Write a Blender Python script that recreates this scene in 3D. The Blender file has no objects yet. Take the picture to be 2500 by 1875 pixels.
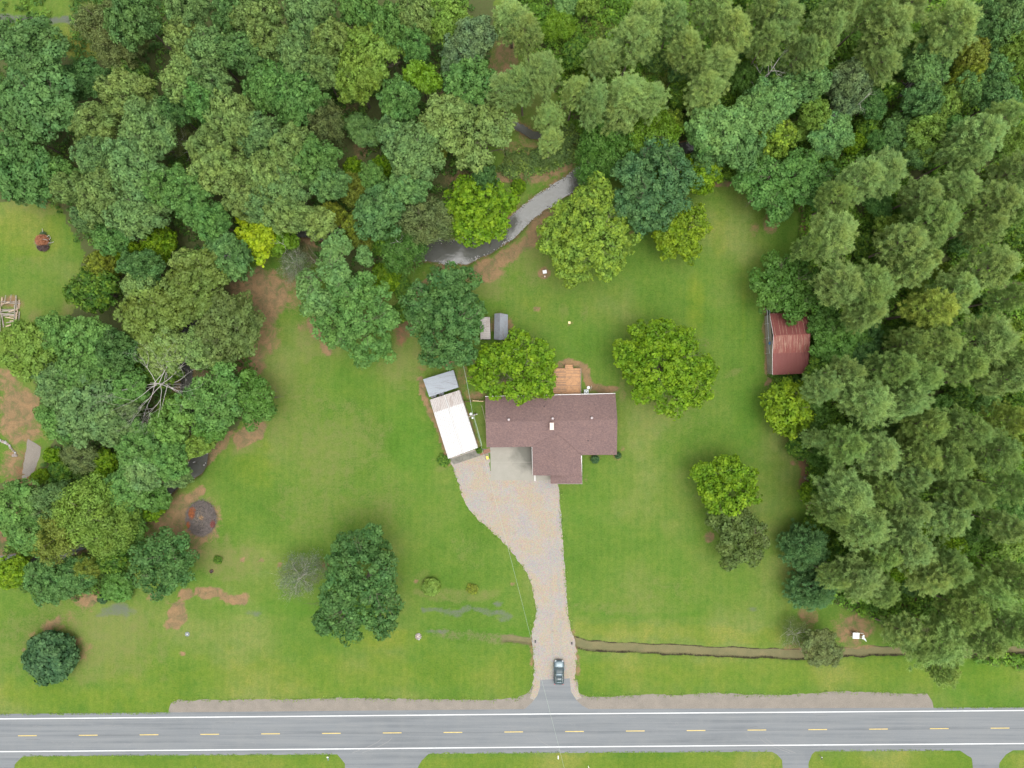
import bpy, bmesh, math, random
import numpy as np
from mathutils import Vector, Matrix
from mathutils.noise import noise as mnoise

# ------------------------------------------------------------------ camera, sky, sun
SC = bpy.context.scene
COL = SC.collection
S = 0.0824          # metres of ground per pixel of the 2500 px wide photograph
H = 137.0           # camera height above the lawn
cam_d = bpy.data.cameras.new("camera"); cam = bpy.data.objects.new("camera", cam_d); COL.objects.link(cam)
cam.location = (0, 0, H); cam.rotation_euler = (0, 0, 0)
cam_d.sensor_width = 36; cam_d.lens = 36 * H / (2500 * S); cam_d.clip_end = 6000; cam_d.clip_start = 1
SC.camera = cam

SUN_EL, SUN_AZ = math.radians(78), math.radians(140)     # azimuth clockwise from +Y: from the south-east
W = bpy.data.worlds.new("World"); SC.world = W; W.use_nodes = True
wn, wl = W.node_tree.nodes, W.node_tree.links
bg = wn["Background"]
sky = wn.new("ShaderNodeTexSky"); sky.sky_type = 'NISHITA'; sky.sun_disc = False
sky.sun_elevation = SUN_EL; sky.sun_rotation = SUN_AZ; sky.air_density = 1.5; sky.dust_density = 5
hs = wn.new("ShaderNodeHueSaturation"); hs.inputs["Saturation"].default_value = 0.12   # a clouded, nearly grey sky
wl.new(sky.outputs[0], hs.inputs["Color"]); wl.new(hs.outputs[0], bg.inputs[0]); bg.inputs[1].default_value = 0.15
sun_d = bpy.data.lights.new("sun", 'SUN'); sun_d.energy = 0.65; sun_d.angle = math.radians(75); sun_d.color = (1, .965, .91)
sun = bpy.data.objects.new("sun", sun_d); COL.objects.link(sun)
sdir = Vector((math.sin(SUN_AZ) * math.cos(SUN_EL), math.cos(SUN_AZ) * math.cos(SUN_EL), math.sin(SUN_EL)))
sun.rotation_euler = sdir.to_track_quat('Z', 'Y').to_euler(); sun.location = (0, 0, 200)
SC.view_settings.view_transform = 'Standard'; SC.view_settings.look = 'None'
SC.view_settings.exposure = 0.92; SC.view_settings.gamma = 1; SC.view_settings.use_curve_mapping = False
SC.cycles.max_bounces = 6; SC.cycles.diffuse_bounces = 5; SC.cycles.transmission_bounces = 3; SC.cycles.transparent_max_bounces = 6

# ------------------------------------------------------------------ helpers
def P(X, Y, z=0.0):
    """world point at height z that stands at pixel X, Y of the photograph"""
    k = S * (H - z) / H
    return Vector(((X - 1250) * k, (937.5 - Y) * k, z))

def tag(o, label=None, cat=None, group=None, kind=None):
    if label: o["label"] = label
    if cat: o["category"] = cat
    if group: o["group"] = group
    if kind: o["kind"] = kind
    return o

def empty(name, loc, rz=0, **kw):
    o = bpy.data.objects.new(name, None); COL.objects.link(o)
    o.location = loc; o.rotation_euler = (0, 0, rz); o.empty_display_size = .3
    return tag(o, **kw)

def mesh_obj(name, verts, faces, mat, parent=None, smooth=False, loc=None):
    me = bpy.data.meshes.new(name); me.from_pydata([tuple(v) for v in verts], [], faces); me.update()
    if mat: me.materials.append(mat)
    if smooth: me.polygons.foreach_set("use_smooth", [True] * len(me.polygons))
    o = bpy.data.objects.new(name, me); COL.objects.link(o)
    if parent: o.parent = parent
    if loc is not None: o.location = loc
    return o

class MB:
    def __init__(s): s.v = []; s.f = []
    def add(s, v, f):
        n = len(s.v); s.v += [tuple(a) for a in v]; s.f += [tuple(n + i for i in q) for q in f]; return s
    def box(s, x0, x1, y0, y1, z0, z1, M=None):
        v = [Vector(p) for p in ((x0,y0,z0),(x1,y0,z0),(x1,y1,z0),(x0,y1,z0),(x0,y0,z1),(x1,y0,z1),(x1,y1,z1),(x0,y1,z1))]
        if M is not None: v = [M @ p for p in v]
        return s.add(v, [(0,3,2,1),(4,5,6,7),(0,1,5,4),(1,2,6,5),(2,3,7,6),(3,0,4,7)])
    def tube(s, pts, radii, n=6, cap=True):
        pts = [Vector(p) for p in pts]; b = len(s.v)
        for i, p in enumerate(pts):
            t = (pts[min(i+1, len(pts)-1)] - pts[max(i-1, 0)])
            t = t.normalized() if t.length > 1e-9 else Vector((0,0,1))
            u = t.cross(Vector((0.31, 0.17, 0.93))) ; u = u.normalized() if u.length > 1e-4 else Vector((1,0,0)); w = t.cross(u)
            for k in range(n):
                a = 2*math.pi*k/n
                s.v.append(tuple(p + (u*math.cos(a) + w*math.sin(a))*radii[i]))
        for i in range(len(pts)-1):
            for k in range(n):
                a, c = b+i*n+k, b+i*n+(k+1) % n
                s.f.append((a, c, c+n, a+n))
        if cap:
            s.f.append(tuple(b+k for k in range(n))[::-1]); s.f.append(tuple(b+(len(pts)-1)*n+k for k in range(n)))
        return s
    def lathe(s, c, prof, n=16):
        """prof: (radius, z) pairs from bottom to top round the vertical through c"""
        b = len(s.v)
        for r, z in prof:
            for k in range(n):
                a = 2*math.pi*k/n; s.v.append((c[0]+r*math.cos(a), c[1]+r*math.sin(a), c[2]+z))
        for i in range(len(prof)-1):
            for k in range(n):
                a, d = b+i*n+k, b+i*n+(k+1) % n
                s.f.append((a, d, d+n, a+n))
        s.f.append(tuple(b+k for k in range(n))[::-1]); s.f.append(tuple(b+(len(prof)-1)*n+k for k in range(n)))
        return s
    def obj(s, name, mat, parent=None, smooth=False, loc=None):
        return mesh_obj(name, s.v, s.f, mat, parent, smooth, loc)

# ------------------------------------------------------------------ materials
def mat(name, build):
    m = bpy.data.materials.new(name); m.use_nodes = True
    nt = m.node_tree; N = nt.nodes; L = nt.links
    b = N["Principled BSDF"]; b.inputs["Roughness"].default_value = .8
    build(m, N, L, b); return m

def nnode(N, L, scale, detail=3, rough=.55, vec=None, dist=0):
    n = N.new("ShaderNodeTexNoise"); n.inputs["Scale"].default_value = scale; n.inputs["Detail"].default_value = detail
    n.inputs["Roughness"].default_value = rough; n.inputs["Distortion"].default_value = dist
    if vec is not None: L.new(vec, n.inputs["Vector"])
    return n.outputs["Fac"]
def ramp(N, L, fac, stops):
    r = N.new("ShaderNodeValToRGB"); L.new(fac, r.inputs[0]); e = r.color_ramp.elements
    while len(e) < len(stops): e.new(.5)
    for q, (p, c) in zip(e, stops):
        q.position = p; q.color = (*c, 1) if len(c) == 3 else c
    return r.outputs[0]
def mix(N, L, fac, a, b, mode='MIX'):
    m = N.new("ShaderNodeMix"); m.data_type = 'RGBA'; m.blend_type = mode
    for sock, v in ((m.inputs[0], fac), (m.inputs[6], a), (m.inputs[7], b)):
        if hasattr(v, "links"): L.new(v, sock)
        elif isinstance(v, (int, float)): sock.default_value = v
        else: sock.default_value = (*v, 1)
    return m.outputs[2]
def math_(N, L, op, a, b=None, c=None, clamp=False):
    m = N.new("ShaderNodeMath"); m.operation = op; m.use_clamp = clamp
    for i, v in enumerate((a, b, c)):
        if v is None: continue
        if hasattr(v, "links"): L.new(v, m.inputs[i])
        else: m.inputs[i].default_value = v
    return m.outputs[0]
def bump(N, L, b, h, strength=.4, dist=.05):
    u = N.new("ShaderNodeBump"); u.inputs["Strength"].default_value = strength; u.inputs["Distance"].default_value = dist
    L.new(h, u.inputs["Height"]); L.new(u.outputs[0], b.inputs["Normal"])
def coords(N, kind="Object"):
    return N.new("ShaderNodeTexCoord").outputs[kind]
def geo_pos(N): return N.new("ShaderNodeNewGeometry").outputs["Position"]

def simple(name, col, var=.18, scale=6, rough=.8, metal=0, bump_s=0, col2=None, scale2=None):
    """plain colour, broken by two noises; col2 mixes in as stains"""
    def f(m, N, L, b):
        v = geo_pos(N)
        a = nnode(N, L, scale, 4, .6, v)
        c = ramp(N, L, a, [(.25, tuple(x*(1-var) for x in col)), (.75, tuple(min(1, x*(1+var)) for x in col))])
        if col2:
            s2 = nnode(N, L, scale2 or .6, 5, .65, v, .4)
            c = mix(N, L, ramp(N, L, s2, [(.48, (0,0,0)), (.68, (1,1,1))]), c, col2)
        L.new(c, b.inputs["Base Color"]); b.inputs["Roughness"].default_value = rough; b.inputs["Metallic"].default_value = metal
        if bump_s: bump(N, L, b, a, bump_s, .02)
    return mat(name, f)

def leaf_mat(name, transl=.30, pale_col=(.20,.33,.12), pale_k=.9, spread=.55):
    def f(m, N, L, b):
        oi = N.new("ShaderNodeObjectInfo")
        at = N.new("ShaderNodeAttribute"); at.attribute_name = "leafvar"
        tp = N.new("ShaderNodeAttribute"); tp.attribute_name = "leafpale"
        br = math_(N, L, 'MULTIPLY_ADD', at.outputs["Fac"], spread, 1 - spread/2)
        # a slow drift of hue over each crown: stands of older and younger leaves
        tc = coords(N); n1 = nnode(N, L, .35, 2, .5, tc)
        c = mix(N, L, 1.0, oi.outputs["Color"], (1,1,1), 'MULTIPLY')
        warm = mix(N, L, 1.0, c, (1.10, 1.04, .85), 'MULTIPLY'); cool = mix(N, L, 1.0, c, (.88, 1.0, 1.02), 'MULTIPLY')
        c = mix(N, L, ramp(N, L, n1, [(.3,(0,0,0)),(.7,(1,1,1))]), cool, warm)
        pale_f = math_(N, L, 'MULTIPLY', tp.outputs["Fac"], pale_k)
        c = mix(N, L, pale_f, c, mix(N, L, .35, mix(N, L, 1.0, c, (1.75, 1.6, 1.35), 'MULTIPLY'), pale_col, 'MIX'))  # the pale mix also carries puff-top brightness in the leaf colour
        vm = N.new("ShaderNodeVectorMath"); vm.operation = 'SCALE'; L.new(c, vm.inputs[0]); L.new(br, vm.inputs["Scale"])
        L.new(vm.outputs[0], b.inputs["Base Color"]); b.inputs["Roughness"].default_value = .62
        b.inputs["Specular IOR Level"].default_value = .28
        t = N.new("ShaderNodeBsdfTranslucent"); L.new(vm.outputs[0], t.inputs[0])
        ms = N.new("ShaderNodeMixShader"); ms.inputs[0].default_value = transl
        L.new(b.outputs[0], ms.inputs[1]); L.new(t.outputs[0], ms.inputs[2]); L.new(ms.outputs[0], N["Material Output"].inputs[0])
    return mat(name, f)

M = {}
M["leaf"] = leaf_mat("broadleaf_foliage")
M["leaf_lit_tip"] = leaf_mat("foliage_with_pale_lit_tips", pale_col=(.30,.36,.02), pale_k=1.0)
M["needle"] = leaf_mat("pine_needles", transl=.32, pale_col=(.28,.30,.15), pale_k=.6, spread=.4)
M["bark"] = simple("grey_brown_bark", (.13,.10,.08), .4, 8, .9, bump_s=.5)
M["deadwood"] = simple("bleached_dead_wood", (.42,.39,.36), .25, 4, .85)
M["pine_bark"] = simple("pine_bark", (.17,.13,.10), .35, 8, .9, bump_s=.5)

# ------------------------------------------------------------------ numpy noise and foliage generators
def vnoise(x, y, scale, seed):
    rs = np.random.RandomState(seed); g = rs.rand(64, 64)
    u = x/scale + 1000; v = y/scale + 1000; i = np.floor(u).astype(int); j = np.floor(v).astype(int)
    fx = u-i; fy = v-j; fx = fx*fx*(3-2*fx); fy = fy*fy*(3-2*fy)
    g00 = g[i % 64, j % 64]; g10 = g[(i+1) % 64, j % 64]; g01 = g[i % 64, (j+1) % 64]; g11 = g[(i+1) % 64, (j+1) % 64]
    return (g00*(1-fx)+g10*fx)*(1-fy)+(g01*(1-fx)+g11*fx)*fy

def np_mesh(name, V, nper, var, tip, material):
    """V: (n, nper, 3) polygons of nper corners each"""
    n = V.shape[0]; me = bpy.data.meshes.new(name)
    me.vertices.add(n*nper); me.vertices.foreach_set("co", V.astype(np.float32).ravel())
    me.loops.add(n*nper); me.loops.foreach_set("vertex_index", np.arange(n*nper, dtype=np.int32))
    me.polygons.add(n); me.polygons.foreach_set("loop_start", np.arange(0, n*nper, nper, dtype=np.int32))
    me.polygons.foreach_set("loop_total", np.full(n, nper, dtype=np.int32))
    for nm, a in (("leafvar", var), ("leafpale", tip)):
        at = me.attributes.new(nm, 'FLOAT', 'FACE'); at.data.foreach_set("value", a.astype(np.float32))
    me.materials.append(material); me.update(calc_edges=True)
    return me

def unit(a): return a/np.maximum(np.linalg.norm(a, axis=-1, keepdims=True), 1e-9)

def leaves(rs, c, nrm, size, aspect=.75):
    """irregular four-cornered leaf sprays at c facing nrm"""
    n = len(c); t = unit(np.cross(nrm, unit(rs.randn(n, 3)))); b = np.cross(nrm, t)
    s = (size if np.ndim(size) else np.full(n, size))[:, None]
    jit = lambda: 1 + .45*(rs.rand(n, 1)-.5)*2
    V = np.stack([c + t*s*jit(), c + b*s*aspect*jit() + nrm*s*.25*(rs.rand(n,1)-.3), c - t*s*jit(), c - b*s*aspect*jit() + nrm*s*.25*(rs.rand(n,1)-.3)], 1)
    return V

def needles(rs, c, d, length, width):
    n = len(c); side = unit(np.cross(d, np.array([0, 0, 1.])+rs.randn(n, 3)*.45))*width*.5
    L_ = length if np.ndim(length) else np.full(n, length)
    tip = c + d*L_[:, None]
    return np.stack([c - side, c + side, tip], 1)

def dirnoise(rs, k=7, lo=1.5, hi=4.0):
    a = unit(rs.randn(k, 3))*(lo + (hi-lo)*rs.rand(k, 1)); ph = rs.rand(k)*6.28
    return lambda d: np.sin(d @ a.T + ph).sum(1)/math.sqrt(k)

def puff_centres(rs, R, V, pr, rough=.13, drop=.08, zmin=-.35, layers=2, density=1.0, lobes=None, explicit=None):
    """centres of leaf puffs over a domed crown of radius R and half height V"""
    out = []
    nz = dirnoise(rs); nz2 = dirnoise(rs, 7, 4, 9)
    # a crown is several limbs' worth of foliage: lobes that overlap, with creases between them
    nl = max(4, int(round(3.2*(R/pr)**.55))) if lobes is None else lobes
    L = [(rs.randn()*.06, rs.randn()*.06, .22+.1*rs.randn(), .56)]
    a0 = rs.rand()*6.28
    for j in range(nl):
        a = a0+6.283*(j+rs.uniform(-.3, .3))/nl; rr = rs.uniform(.44, .66); L.append((rr*math.cos(a), rr*math.sin(a), rs.uniform(-.25, .22), rs.uniform(.34, .50)))
    for j in range(max(2, nl//3)):
        a = rs.rand()*6.283; rr = rs.uniform(.70, .86); L.append((rr*math.cos(a), rr*math.sin(a), rs.uniform(-.4, 0), rs.uniform(.2, .30)))
    L = np.array(L) if explicit is None else np.array(explicit)
    for lay in range(layers):
        for j, (lx, ly, lz, lr) in enumerate(L):
            k = 1-.38*lay; area = 4*math.pi*(lr*R*k)**2*(1-zmin)/2*(.5+.5*V/R); n = int(area/(math.pi*pr*pr)*1.05*density)+1
            i = np.arange(n)+.5; z = 1-(1-zmin)*i/n; th = i*2.399963+lay+j
            d = unit(np.stack([np.sqrt(1-z*z)*np.cos(th), np.sqrt(1-z*z)*np.sin(th), z], 1)+rs.randn(n, 3)*.14)
            rad = np.maximum(.05, lr*k*(1+rough*.5*nz2(d+j))-pr/R*.55)
            q = np.array([lx, ly, lz])+d*rad[:, None]
            dist = np.linalg.norm(q[:, None, :]-L[None, :, :3], axis=2)-L[None, :, 3]*(.80 if lay == 0 else .45); dist[:, j] = 1
            keep = (dist.min(1) > -.03) & (rs.rand(n) > (drop if lay == 0 else .2)) & (q[:, 2] > zmin*1.3)
            out.append((q[keep]*np.array([R, R, V]), unit(d[keep]+q[keep]*.5), np.full(keep.sum(), lay)))
    return [np.concatenate(a) for a in zip(*out)]
    for lay in range(layers):
        k = 1 - .34*lay
        area = 2*math.pi*((R*k)**2)*(.5+.5*V/R)*(1-zmin)
        n = int(area/(math.pi*pr*pr)*1.15*density)
        i = np.arange(n)+.5; z = 1-(1-zmin)*i/n; th = i*2.399963 + lay
        d = np.stack([np.sqrt(1-z*z)*np.cos(th), np.sqrt(1-z*z)*np.sin(th), z], 1)
        d = unit(d + rs.randn(n, 3)*.11)
        rad = k*(1 - rough*.5 + rough*nz(d) + rough*.6*nz2(d)) - pr/R*.6
        keep = rs.rand(n) > (drop if lay == 0 else .15)
        c = d*rad[:, None]*np.array([R, R, V]); out.append((c[keep], d[keep], np.full(keep.sum(), lay)))
    return [np.concatenate(a) for a in zip(*out)]

def crown_mesh(name, seed, R, V, zc, pr=1.05, leaf=.26, per=70, material=None, rough=.13, drop=.08, density=1.0, layers=2, zmin=-.35, aspect=.75, loose=.13, lobes=None, explicit=None, stick=.32):
    rs = np.random.RandomState(seed)
    c, d, lay = puff_centres(rs, R, V, pr, rough, drop, zmin, layers, density, lobes, explicit)
    c = c + d*(rs.randn(len(c), 1)*stick*(lay == 0)[:, None]*pr)
    n = len(c); prs = pr*(.62+.75*rs.rand(n)); cnt = np.where(lay == 0, per, per*.55).astype(int); cnt = (cnt*(prs/pr)**1.6).astype(int)
    idx = np.repeat(np.arange(n), cnt); m = len(idx)
    q = unit(rs.randn(m, 3) + d[idx]*.75 + np.array([0, 0, .55]))
    rad = prs[idx]*(1 + loose*rs.randn(m)) 
    sq = np.array([1, 1, .78])
    p = c[idx] + q*rad[:, None]*sq
    nrm = unit(q*.8 + unit(rs.randn(m, 3))*.62 + np.array([0, 0, .22]))
    size = leaf*(.6+.8*rs.rand(m))
    Vv = leaves(rs, p, nrm, size, aspect) + np.array([0, 0, zc])
    pv = rs.rand(n)
    var = .55*rs.rand(m) + .45*pv[idx]
    tip = np.clip((q*d[idx]).sum(1), 0, 1)**2*(rs.rand(m)**.7)*(lay[idx] == 0)  # outward side of outer puffs paler: young growth plus lit tops put into colour
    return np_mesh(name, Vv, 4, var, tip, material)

def pine_crown(name, seed, R, h, base=.42, nbr=95, material=None, nl=.5, per=34, droop=0, wid=.085):
    rs = np.random.RandomState(seed); cs, ds = [], []
    z0 = h*base
    lob = dirnoise(rs, 5, 1, 3)
    for i in range(nbr):
        f = (i+rs.rand()*.7)/nbr; f = f**.85; z = z0+(h-z0)*f
        prof = math.sin(math.pi*min(1, (.20+.80*f)))**.62 if f < .999 else 0
        prof = max(prof, .12)*(1-.25*f)
        az = i*2.4 + rs.randn()*.35
        L_ = R*prof*(.72+.36*rs.rand())*(1+.16*lob(np.array([[math.cos(az), math.sin(az), f*2]]))[0])
        el = math.radians(6+38*f+rs.randn()*7 - droop)
        dv = np.array([math.cos(az)*math.cos(el), math.sin(az)*math.cos(el), math.sin(el)])
        st = .38
        k = max(2, int(L_*(1-st)/.86)+1)
        for j in range(k):
            t = st+(1-st)*(j+.6)/k
            p = np.array([0, 0, z]) + dv*L_*t
            side = np.array([-math.sin(az), math.cos(az), 0])
            for s_ in ((0,) if j == k-1 else (-1, 1)):
                off = side*s_*L_*.30*(1.15-t)*(.6+.8*rs.rand()) + rs.randn(3)*.10
                cs.append(p+off); ds.append(dv*.9+side*s_*.55)
    cs = np.array(cs); ds = unit(np.array(ds)); n = len(cs)
    idx = np.repeat(np.arange(n), per); m = len(idx)
    d = unit(ds[idx]*.62 + rs.randn(m, 3)*.62 + np.array([0, 0, .50-droop*.02]))
    p = cs[idx] + rs.randn(m, 3)*.13
    Vv = needles(rs, p, d, nl*(.7+.6*rs.rand(m)), wid)
    pv = rs.rand(n)
    return np_mesh(name, Vv, 3, .4*rs.rand(m)+.6*pv[idx], rs.rand(m)**2, material)

def branch_mesh(name, seed, h, R, material, limbs=8, trunk_r=.28, top=.75, depth=2, start=.25, up=.55, spread=1.0):
    rnd = random.Random(seed); mb = MB()
    lean = Vector((rnd.uniform(-.04, .04), rnd.uniform(-.04, .04), 1))
    pts = [Vector((0, 0, -.35))] + [Vector((lean.x*h*t, lean.y*h*t, h*t)) for t in (.02, .2, .4, .6, top)]
    rad = [trunk_r*1.35, trunk_r*1.15, trunk_r*.9, trunk_r*.7, trunk_r*.48, trunk_r*.15]
    mb.tube(pts, rad, 7)
    def grow(p, d, L_, r, dep):
        ps, rr = [p], [r]; q = p.copy(); dd = d.copy()
        for k in range(4):
            dd = (dd + Vector((rnd.uniform(-.28, .28), rnd.uniform(-.28, .28), rnd.uniform(-.12, .25)))).normalized()
            q = q + dd*L_/4; ps.append(q.copy()); rr.append(r*(1-.2*(k+1)))
        mb.tube(ps, rr, 5 if dep > 0 else 4, cap=False)
        if dep > 0:
            for k in range(3):
                t = rnd.choice((1, 2, 2, 3)); a = rnd.uniform(-1, 1)
                nd = (dd + Vector((rnd.uniform(-1, 1), rnd.uniform(-1, 1), rnd.uniform(-.25, .6)))*.8).normalized()
                grow(ps[t+ (1 if t < 4 else 0)], nd, L_*.6, rr[t]*.6, dep-1)
    for i in range(limbs):
        t = start+(top-.08-start)*(i+.5)/limbs; z = h*t; az = i*2.4+rnd.uniform(-.3, .3)
        u = up*(.6+.8*t)
        d = Vector((math.cos(az)*spread, math.sin(az)*spread, u)).normalized()
        grow(Vector((lean.x*z, lean.y*z, z)), d, R*(.95-.35*t), trunk_r*.42*(1-.4*t), depth)
    me = bpy.data.meshes.new(name); me.from_pydata(mb.v, [], mb.f); me.materials.append(material)
    me.polygons.foreach_set("use_smooth", [True]*len(me.polygons)); me.update()
    return me

# ------------------------------------------------------------------ terrain: one sheet, finer where the ditch and the creek are cut
CREEK = [(2700,60),(2300,180),(1900,330),(1560,372),(1460,392),(1425,420),(1395,445),(1340,480),(1285,520),(1240,560),(1190,592),(1130,612),(1060,610),(960,600),(860,580),(760,560),(680,556),(600,600),(530,650),(485,720),(458,800),(450,900),(452,1000),(492,1080),(478,1140),(420,1180),(340,1240),(240,1310),(120,1362),(0,1372),(-160,1380),(-500,1400)]
CREEK_W = [30,30,26,26,28,34,38,40,40,42,46,54,54,42,34,30,30,30,30,30,30,30,28,26,38,28,26,26,26,26,26,26]
BROOK = [(1480,385),(1475,350),(1380,330),(1300,325),(1275,308),(1230,290),(1150,250),(1000,150)]
DITCH = [(1401,1566),(1445,1577),(1593,1584),(1724,1590),(1900,1597),(1970,1599),(2062,1592),(2163,1590),(2300,1588),(2500,1584),(2900,1580)]
DITCH_W = [(1308,1566),(1260,1562),(1225,1558),(1150,1552),(1060,1545)]

def axis(lo, hi, fine, seg):
    a = []
    x = lo
    for (b, st) in seg:
        while x < b - 1e-6: a.append(x); x += st
    a.append(hi); return np.array(sorted(set(np.round(a, 3))))
yd0, yd1 = (937.5-1620)*S, (937.5-1540)*S
far = [2600, 1700, 1100, 700, 450, 300, 210, 165]
gx = np.concatenate([-np.array(far), np.arange(-135, 135.01, .5), np.array(far[::-1])])
gy = np.concatenate([-np.array(far), np.arange(-105-30, yd0, .5), np.arange(yd0, yd1, .17), np.arange(yd1, 110.01, .5), np.array([125, 145]+far[::-1])])
gx = np.unique(np.round(gx, 3)); gy = np.unique(np.round(gy, 3))
GX, GY = np.meshgrid(gx, gy)
PX = GX/S + 1250; PY = 937.5 - GY/S            # the same points on the photograph's scale
wx = (vnoise(GX, GY, 2.2, 1)-.5); wy = (vnoise(GX, GY, 2.2, 2)-.5); n1 = vnoise(GX, GY, .9, 3)-.5; n2 = vnoise(GX, GY, 7, 4)-.5; n3 = vnoise(GX, GY, 18, 5)-.5

def polydist(X, Y, pts, wid=None):
    best = np.full(X.shape, 1e9)
    for i in range(len(pts)-1):
        (ax, ay), (bx, by) = pts[i], pts[i+1]; dx, dy = bx-ax, by-ay; l2 = dx*dx+dy*dy
        t = np.clip(((X-ax)*dx+(Y-ay)*dy)/l2, 0, 1)
        d = np.hypot(X-ax-t*dx, Y-ay-t*dy)
        if wid is not None: d = d/((wid[i]*(1-t)+wid[i+1]*t)*.5)
        best = np.minimum(best, d)
    return best
def sstep(a, b, x): t = np.clip((x-a)/(b-a), 0, 1); return t*t*(3-2*t)
def inpoly(X, Y, poly):
    r = np.zeros(np.shape(X), bool); n = len(poly)
    for i in range(n):
        (x1, y1), (x2, y2) = poly[i], poly[(i+1) % n]
        if y1 == y2: continue
        r ^= ((y1 > Y) != (y2 > Y)) & (X < (x2-x1)*(Y-y1)/(y2-y1)+x1)
    return r

dc = polydist(PX+wx*9, PY+wy*9, CREEK, CREEK_W); db = polydist(PX+wx*8, PY+wy*8, BROOK)/9
cd = np.minimum(dc, db)
ZG = -1.25*sstep(1.55, .75, cd) - .25*sstep(3.4, 1.4, cd)
dd = polydist(PX+wx*3.5, PY+wy*5, DITCH)/11.5
ZG += -.36*sstep(1.0, .8, dd) - .1*sstep(1.6, 1, dd)
ddw = polydist(PX+wx*5, PY+wy*5, DITCH_W)
ZG += -.45*sstep(10, 6, ddw)*sstep(1215, 1235, PX) - .08*sstep(24, 6, ddw)
ZG += (n2*.10+n1*.02)*sstep(60, 170, np.hypot(np.maximum(0, np.maximum(1000-PX, PX-1600)), np.maximum(0, np.maximum(880-PY, PY-1700))))*(PY < 1480)

# forest floor outlines (photograph scale)
FOREST_W = [(-700,-500),(1180,-500),(1215,-20),(1190,120),(1200,300),(1160,430),(1080,560),(1040,640),(880,690),(760,640),(680,590),(600,640),(590,760),(610,880),(640,980),(540,1080),(500,1150),(400,1200),(345,1290),(290,1420),(230,1470),(90,1440),(-40,1400),(-700,1400),(-700,1180),(60,1180),(130,1120),(105,1000),(100,940),(60,860),(170,810),(190,700),(210,620),(130,490),(-700,480)]
FOREST_E = [(1250,-500),(3200,-500),(3200,1615),(2480,1625),(2250,1590),(2120,1500),(2040,1470),(1990,1480),(1955,1400),(1975,1200),(1965,1000),(1970,800),(1945,640),(1960,520),(1930,480),(1820,440),(1700,440),(1560,440),(1460,410),(1415,330),(1330,180),(1250,60)]
fw = inpoly(PX+wx*22+n1*8, PY+wy*22, FOREST_W); fe = inpoly(PX+wx*22+n1*8, PY+wy*22, FOREST_E)
clear_nw = (((PX-195)/75)**2+((PY-95)/62)**2 < 1+wx) | ((PX < 240) & (np.abs(PY-40) < 45))
forest = ((fw & ~clear_nw) | fe).astype(float)

chan = {k: np.zeros(GX.shape) for k in ("dirt", "dry", "litter", "mud", "lime", "lush", "ditch", "clay", "edge")}
chan["litter"] = forest.copy()
def blob(k, X, Y, rx, ry=None, a=0, s=1.0, soft=.55, wob=.9):
    ry = ry or rx; c, sn = math.cos(math.radians(a)), math.sin(math.radians(a))
    dx = PX-X+wx*rx*.5*wob+n2*rx*.3; dy = PY-Y+wy*ry*.5*wob-n2*ry*.3
    u = (dx*c+dy*sn)/rx; v = (-dx*sn+dy*c)/ry
    w = s*sstep(1+soft*.5, 1-soft, np.hypot(u, v)+n1*.35*wob)
    chan[k] = np.maximum(chan[k], w)
def stroke(k, pts, w, s=1.0, soft=.6, wob=1.0):
    d = polydist(PX+wx*w*wob+n2*w*.5*wob, PY+wy*w*wob, pts)/w
    chan[k] = np.maximum(chan[k], s*sstep(1+soft*.5, 1-soft, d+n1*.4*wob))

# bare soil, in the order one walks round the lot
B_ = blob; T_ = stroke
B_("dirt",650,720,72,84,0,.95); B_("dirt",590,690,40,60,0,.8); B_("dirt",640,800,46,85,0,.75); B_("dirt",612,870,42,75,0,.9); B_("dirt",700,720,50,50,0,.6)
B_("dirt",770,800,17,42,-10,1,.4); B_("dirt",792,850,12,26,-35,.9,.4); B_("dry",770,830,60,70,0,.6); B_("dirt",745,800,20,12,0,.6)
B_("dirt",612,1055,52,32,-30,1,.35); B_("dry",600,1090,55,30,0,.7); T_("dirt",[(560,1060),(520,1110),(470,1160),(420,1200)],14,.8)
B_("clay",985,800,26,45,20,.9); B_("clay",1010,760,30,40,0,.7); T_("dirt",[(1005,740),(1040,690),(1090,640)],12,.8)
B_("dry",990,880,70,60,0,.5); B_("clay",1040,900,28,14,0,.4)
T_("dirt",[(1140,665),(1190,650),(1240,625),(1290,585),(1320,540),(1340,510)],20,.95,.7); B_("dirt",1185,672,48,24,-20,.85); B_("dirt",1310,560,26,36,30,.85); B_("dry",1180,700,70,46,0,.75)
B_("dirt",1329,672,15,17,0,1,.3); B_("dirt",1310,752,10,7,0,.9,.3); B_("dirt",1390,790,8,7,0,.8,.3); B_("dry",1300,650,70,60,0,.55)
B_("dirt",1350,860,8,8,0,.3); B_("dry",1375,760,14,26,0,.5); B_("dry",1430,760,12,30,0,.45)
B_("dirt",1545,575,10,12,0,.6); B_("clay",1375,675,10,8,0,.7)
T_("dirt",[(1640,462),(1700,446),(1780,448)],9,1,.4); B_("dry",1290,300,70,110,0,.45)
T_("dirt",[(1958,500),(1962,570),(1966,640)],9,.95,.4); B_("dirt",1880,545,24,30,0,.8); B_("dirt",1840,560,20,18,0,.5)
T_("dirt",[(1870,760),(1872,850),(1880,930),(1876,940)],9,.95,.4); B_("dirt",1876,905,10,26,0,1,.4); B_("dry",1790,910,30,10,-20,.55)
T_("clay",[(1965,1120),(1970,1180),(1985,1260)],16,.95,.5); B_("dirt",1935,1130,10,5,0,.8)
B_("dirt",1730,1312,14,16,50,.9,.4); B_("dirt",1725,840,10,18,0,.6); B_("dry",1520,950,10,46,0,.6); B_("dirt",1522,965,8,30,0,.35)
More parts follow.
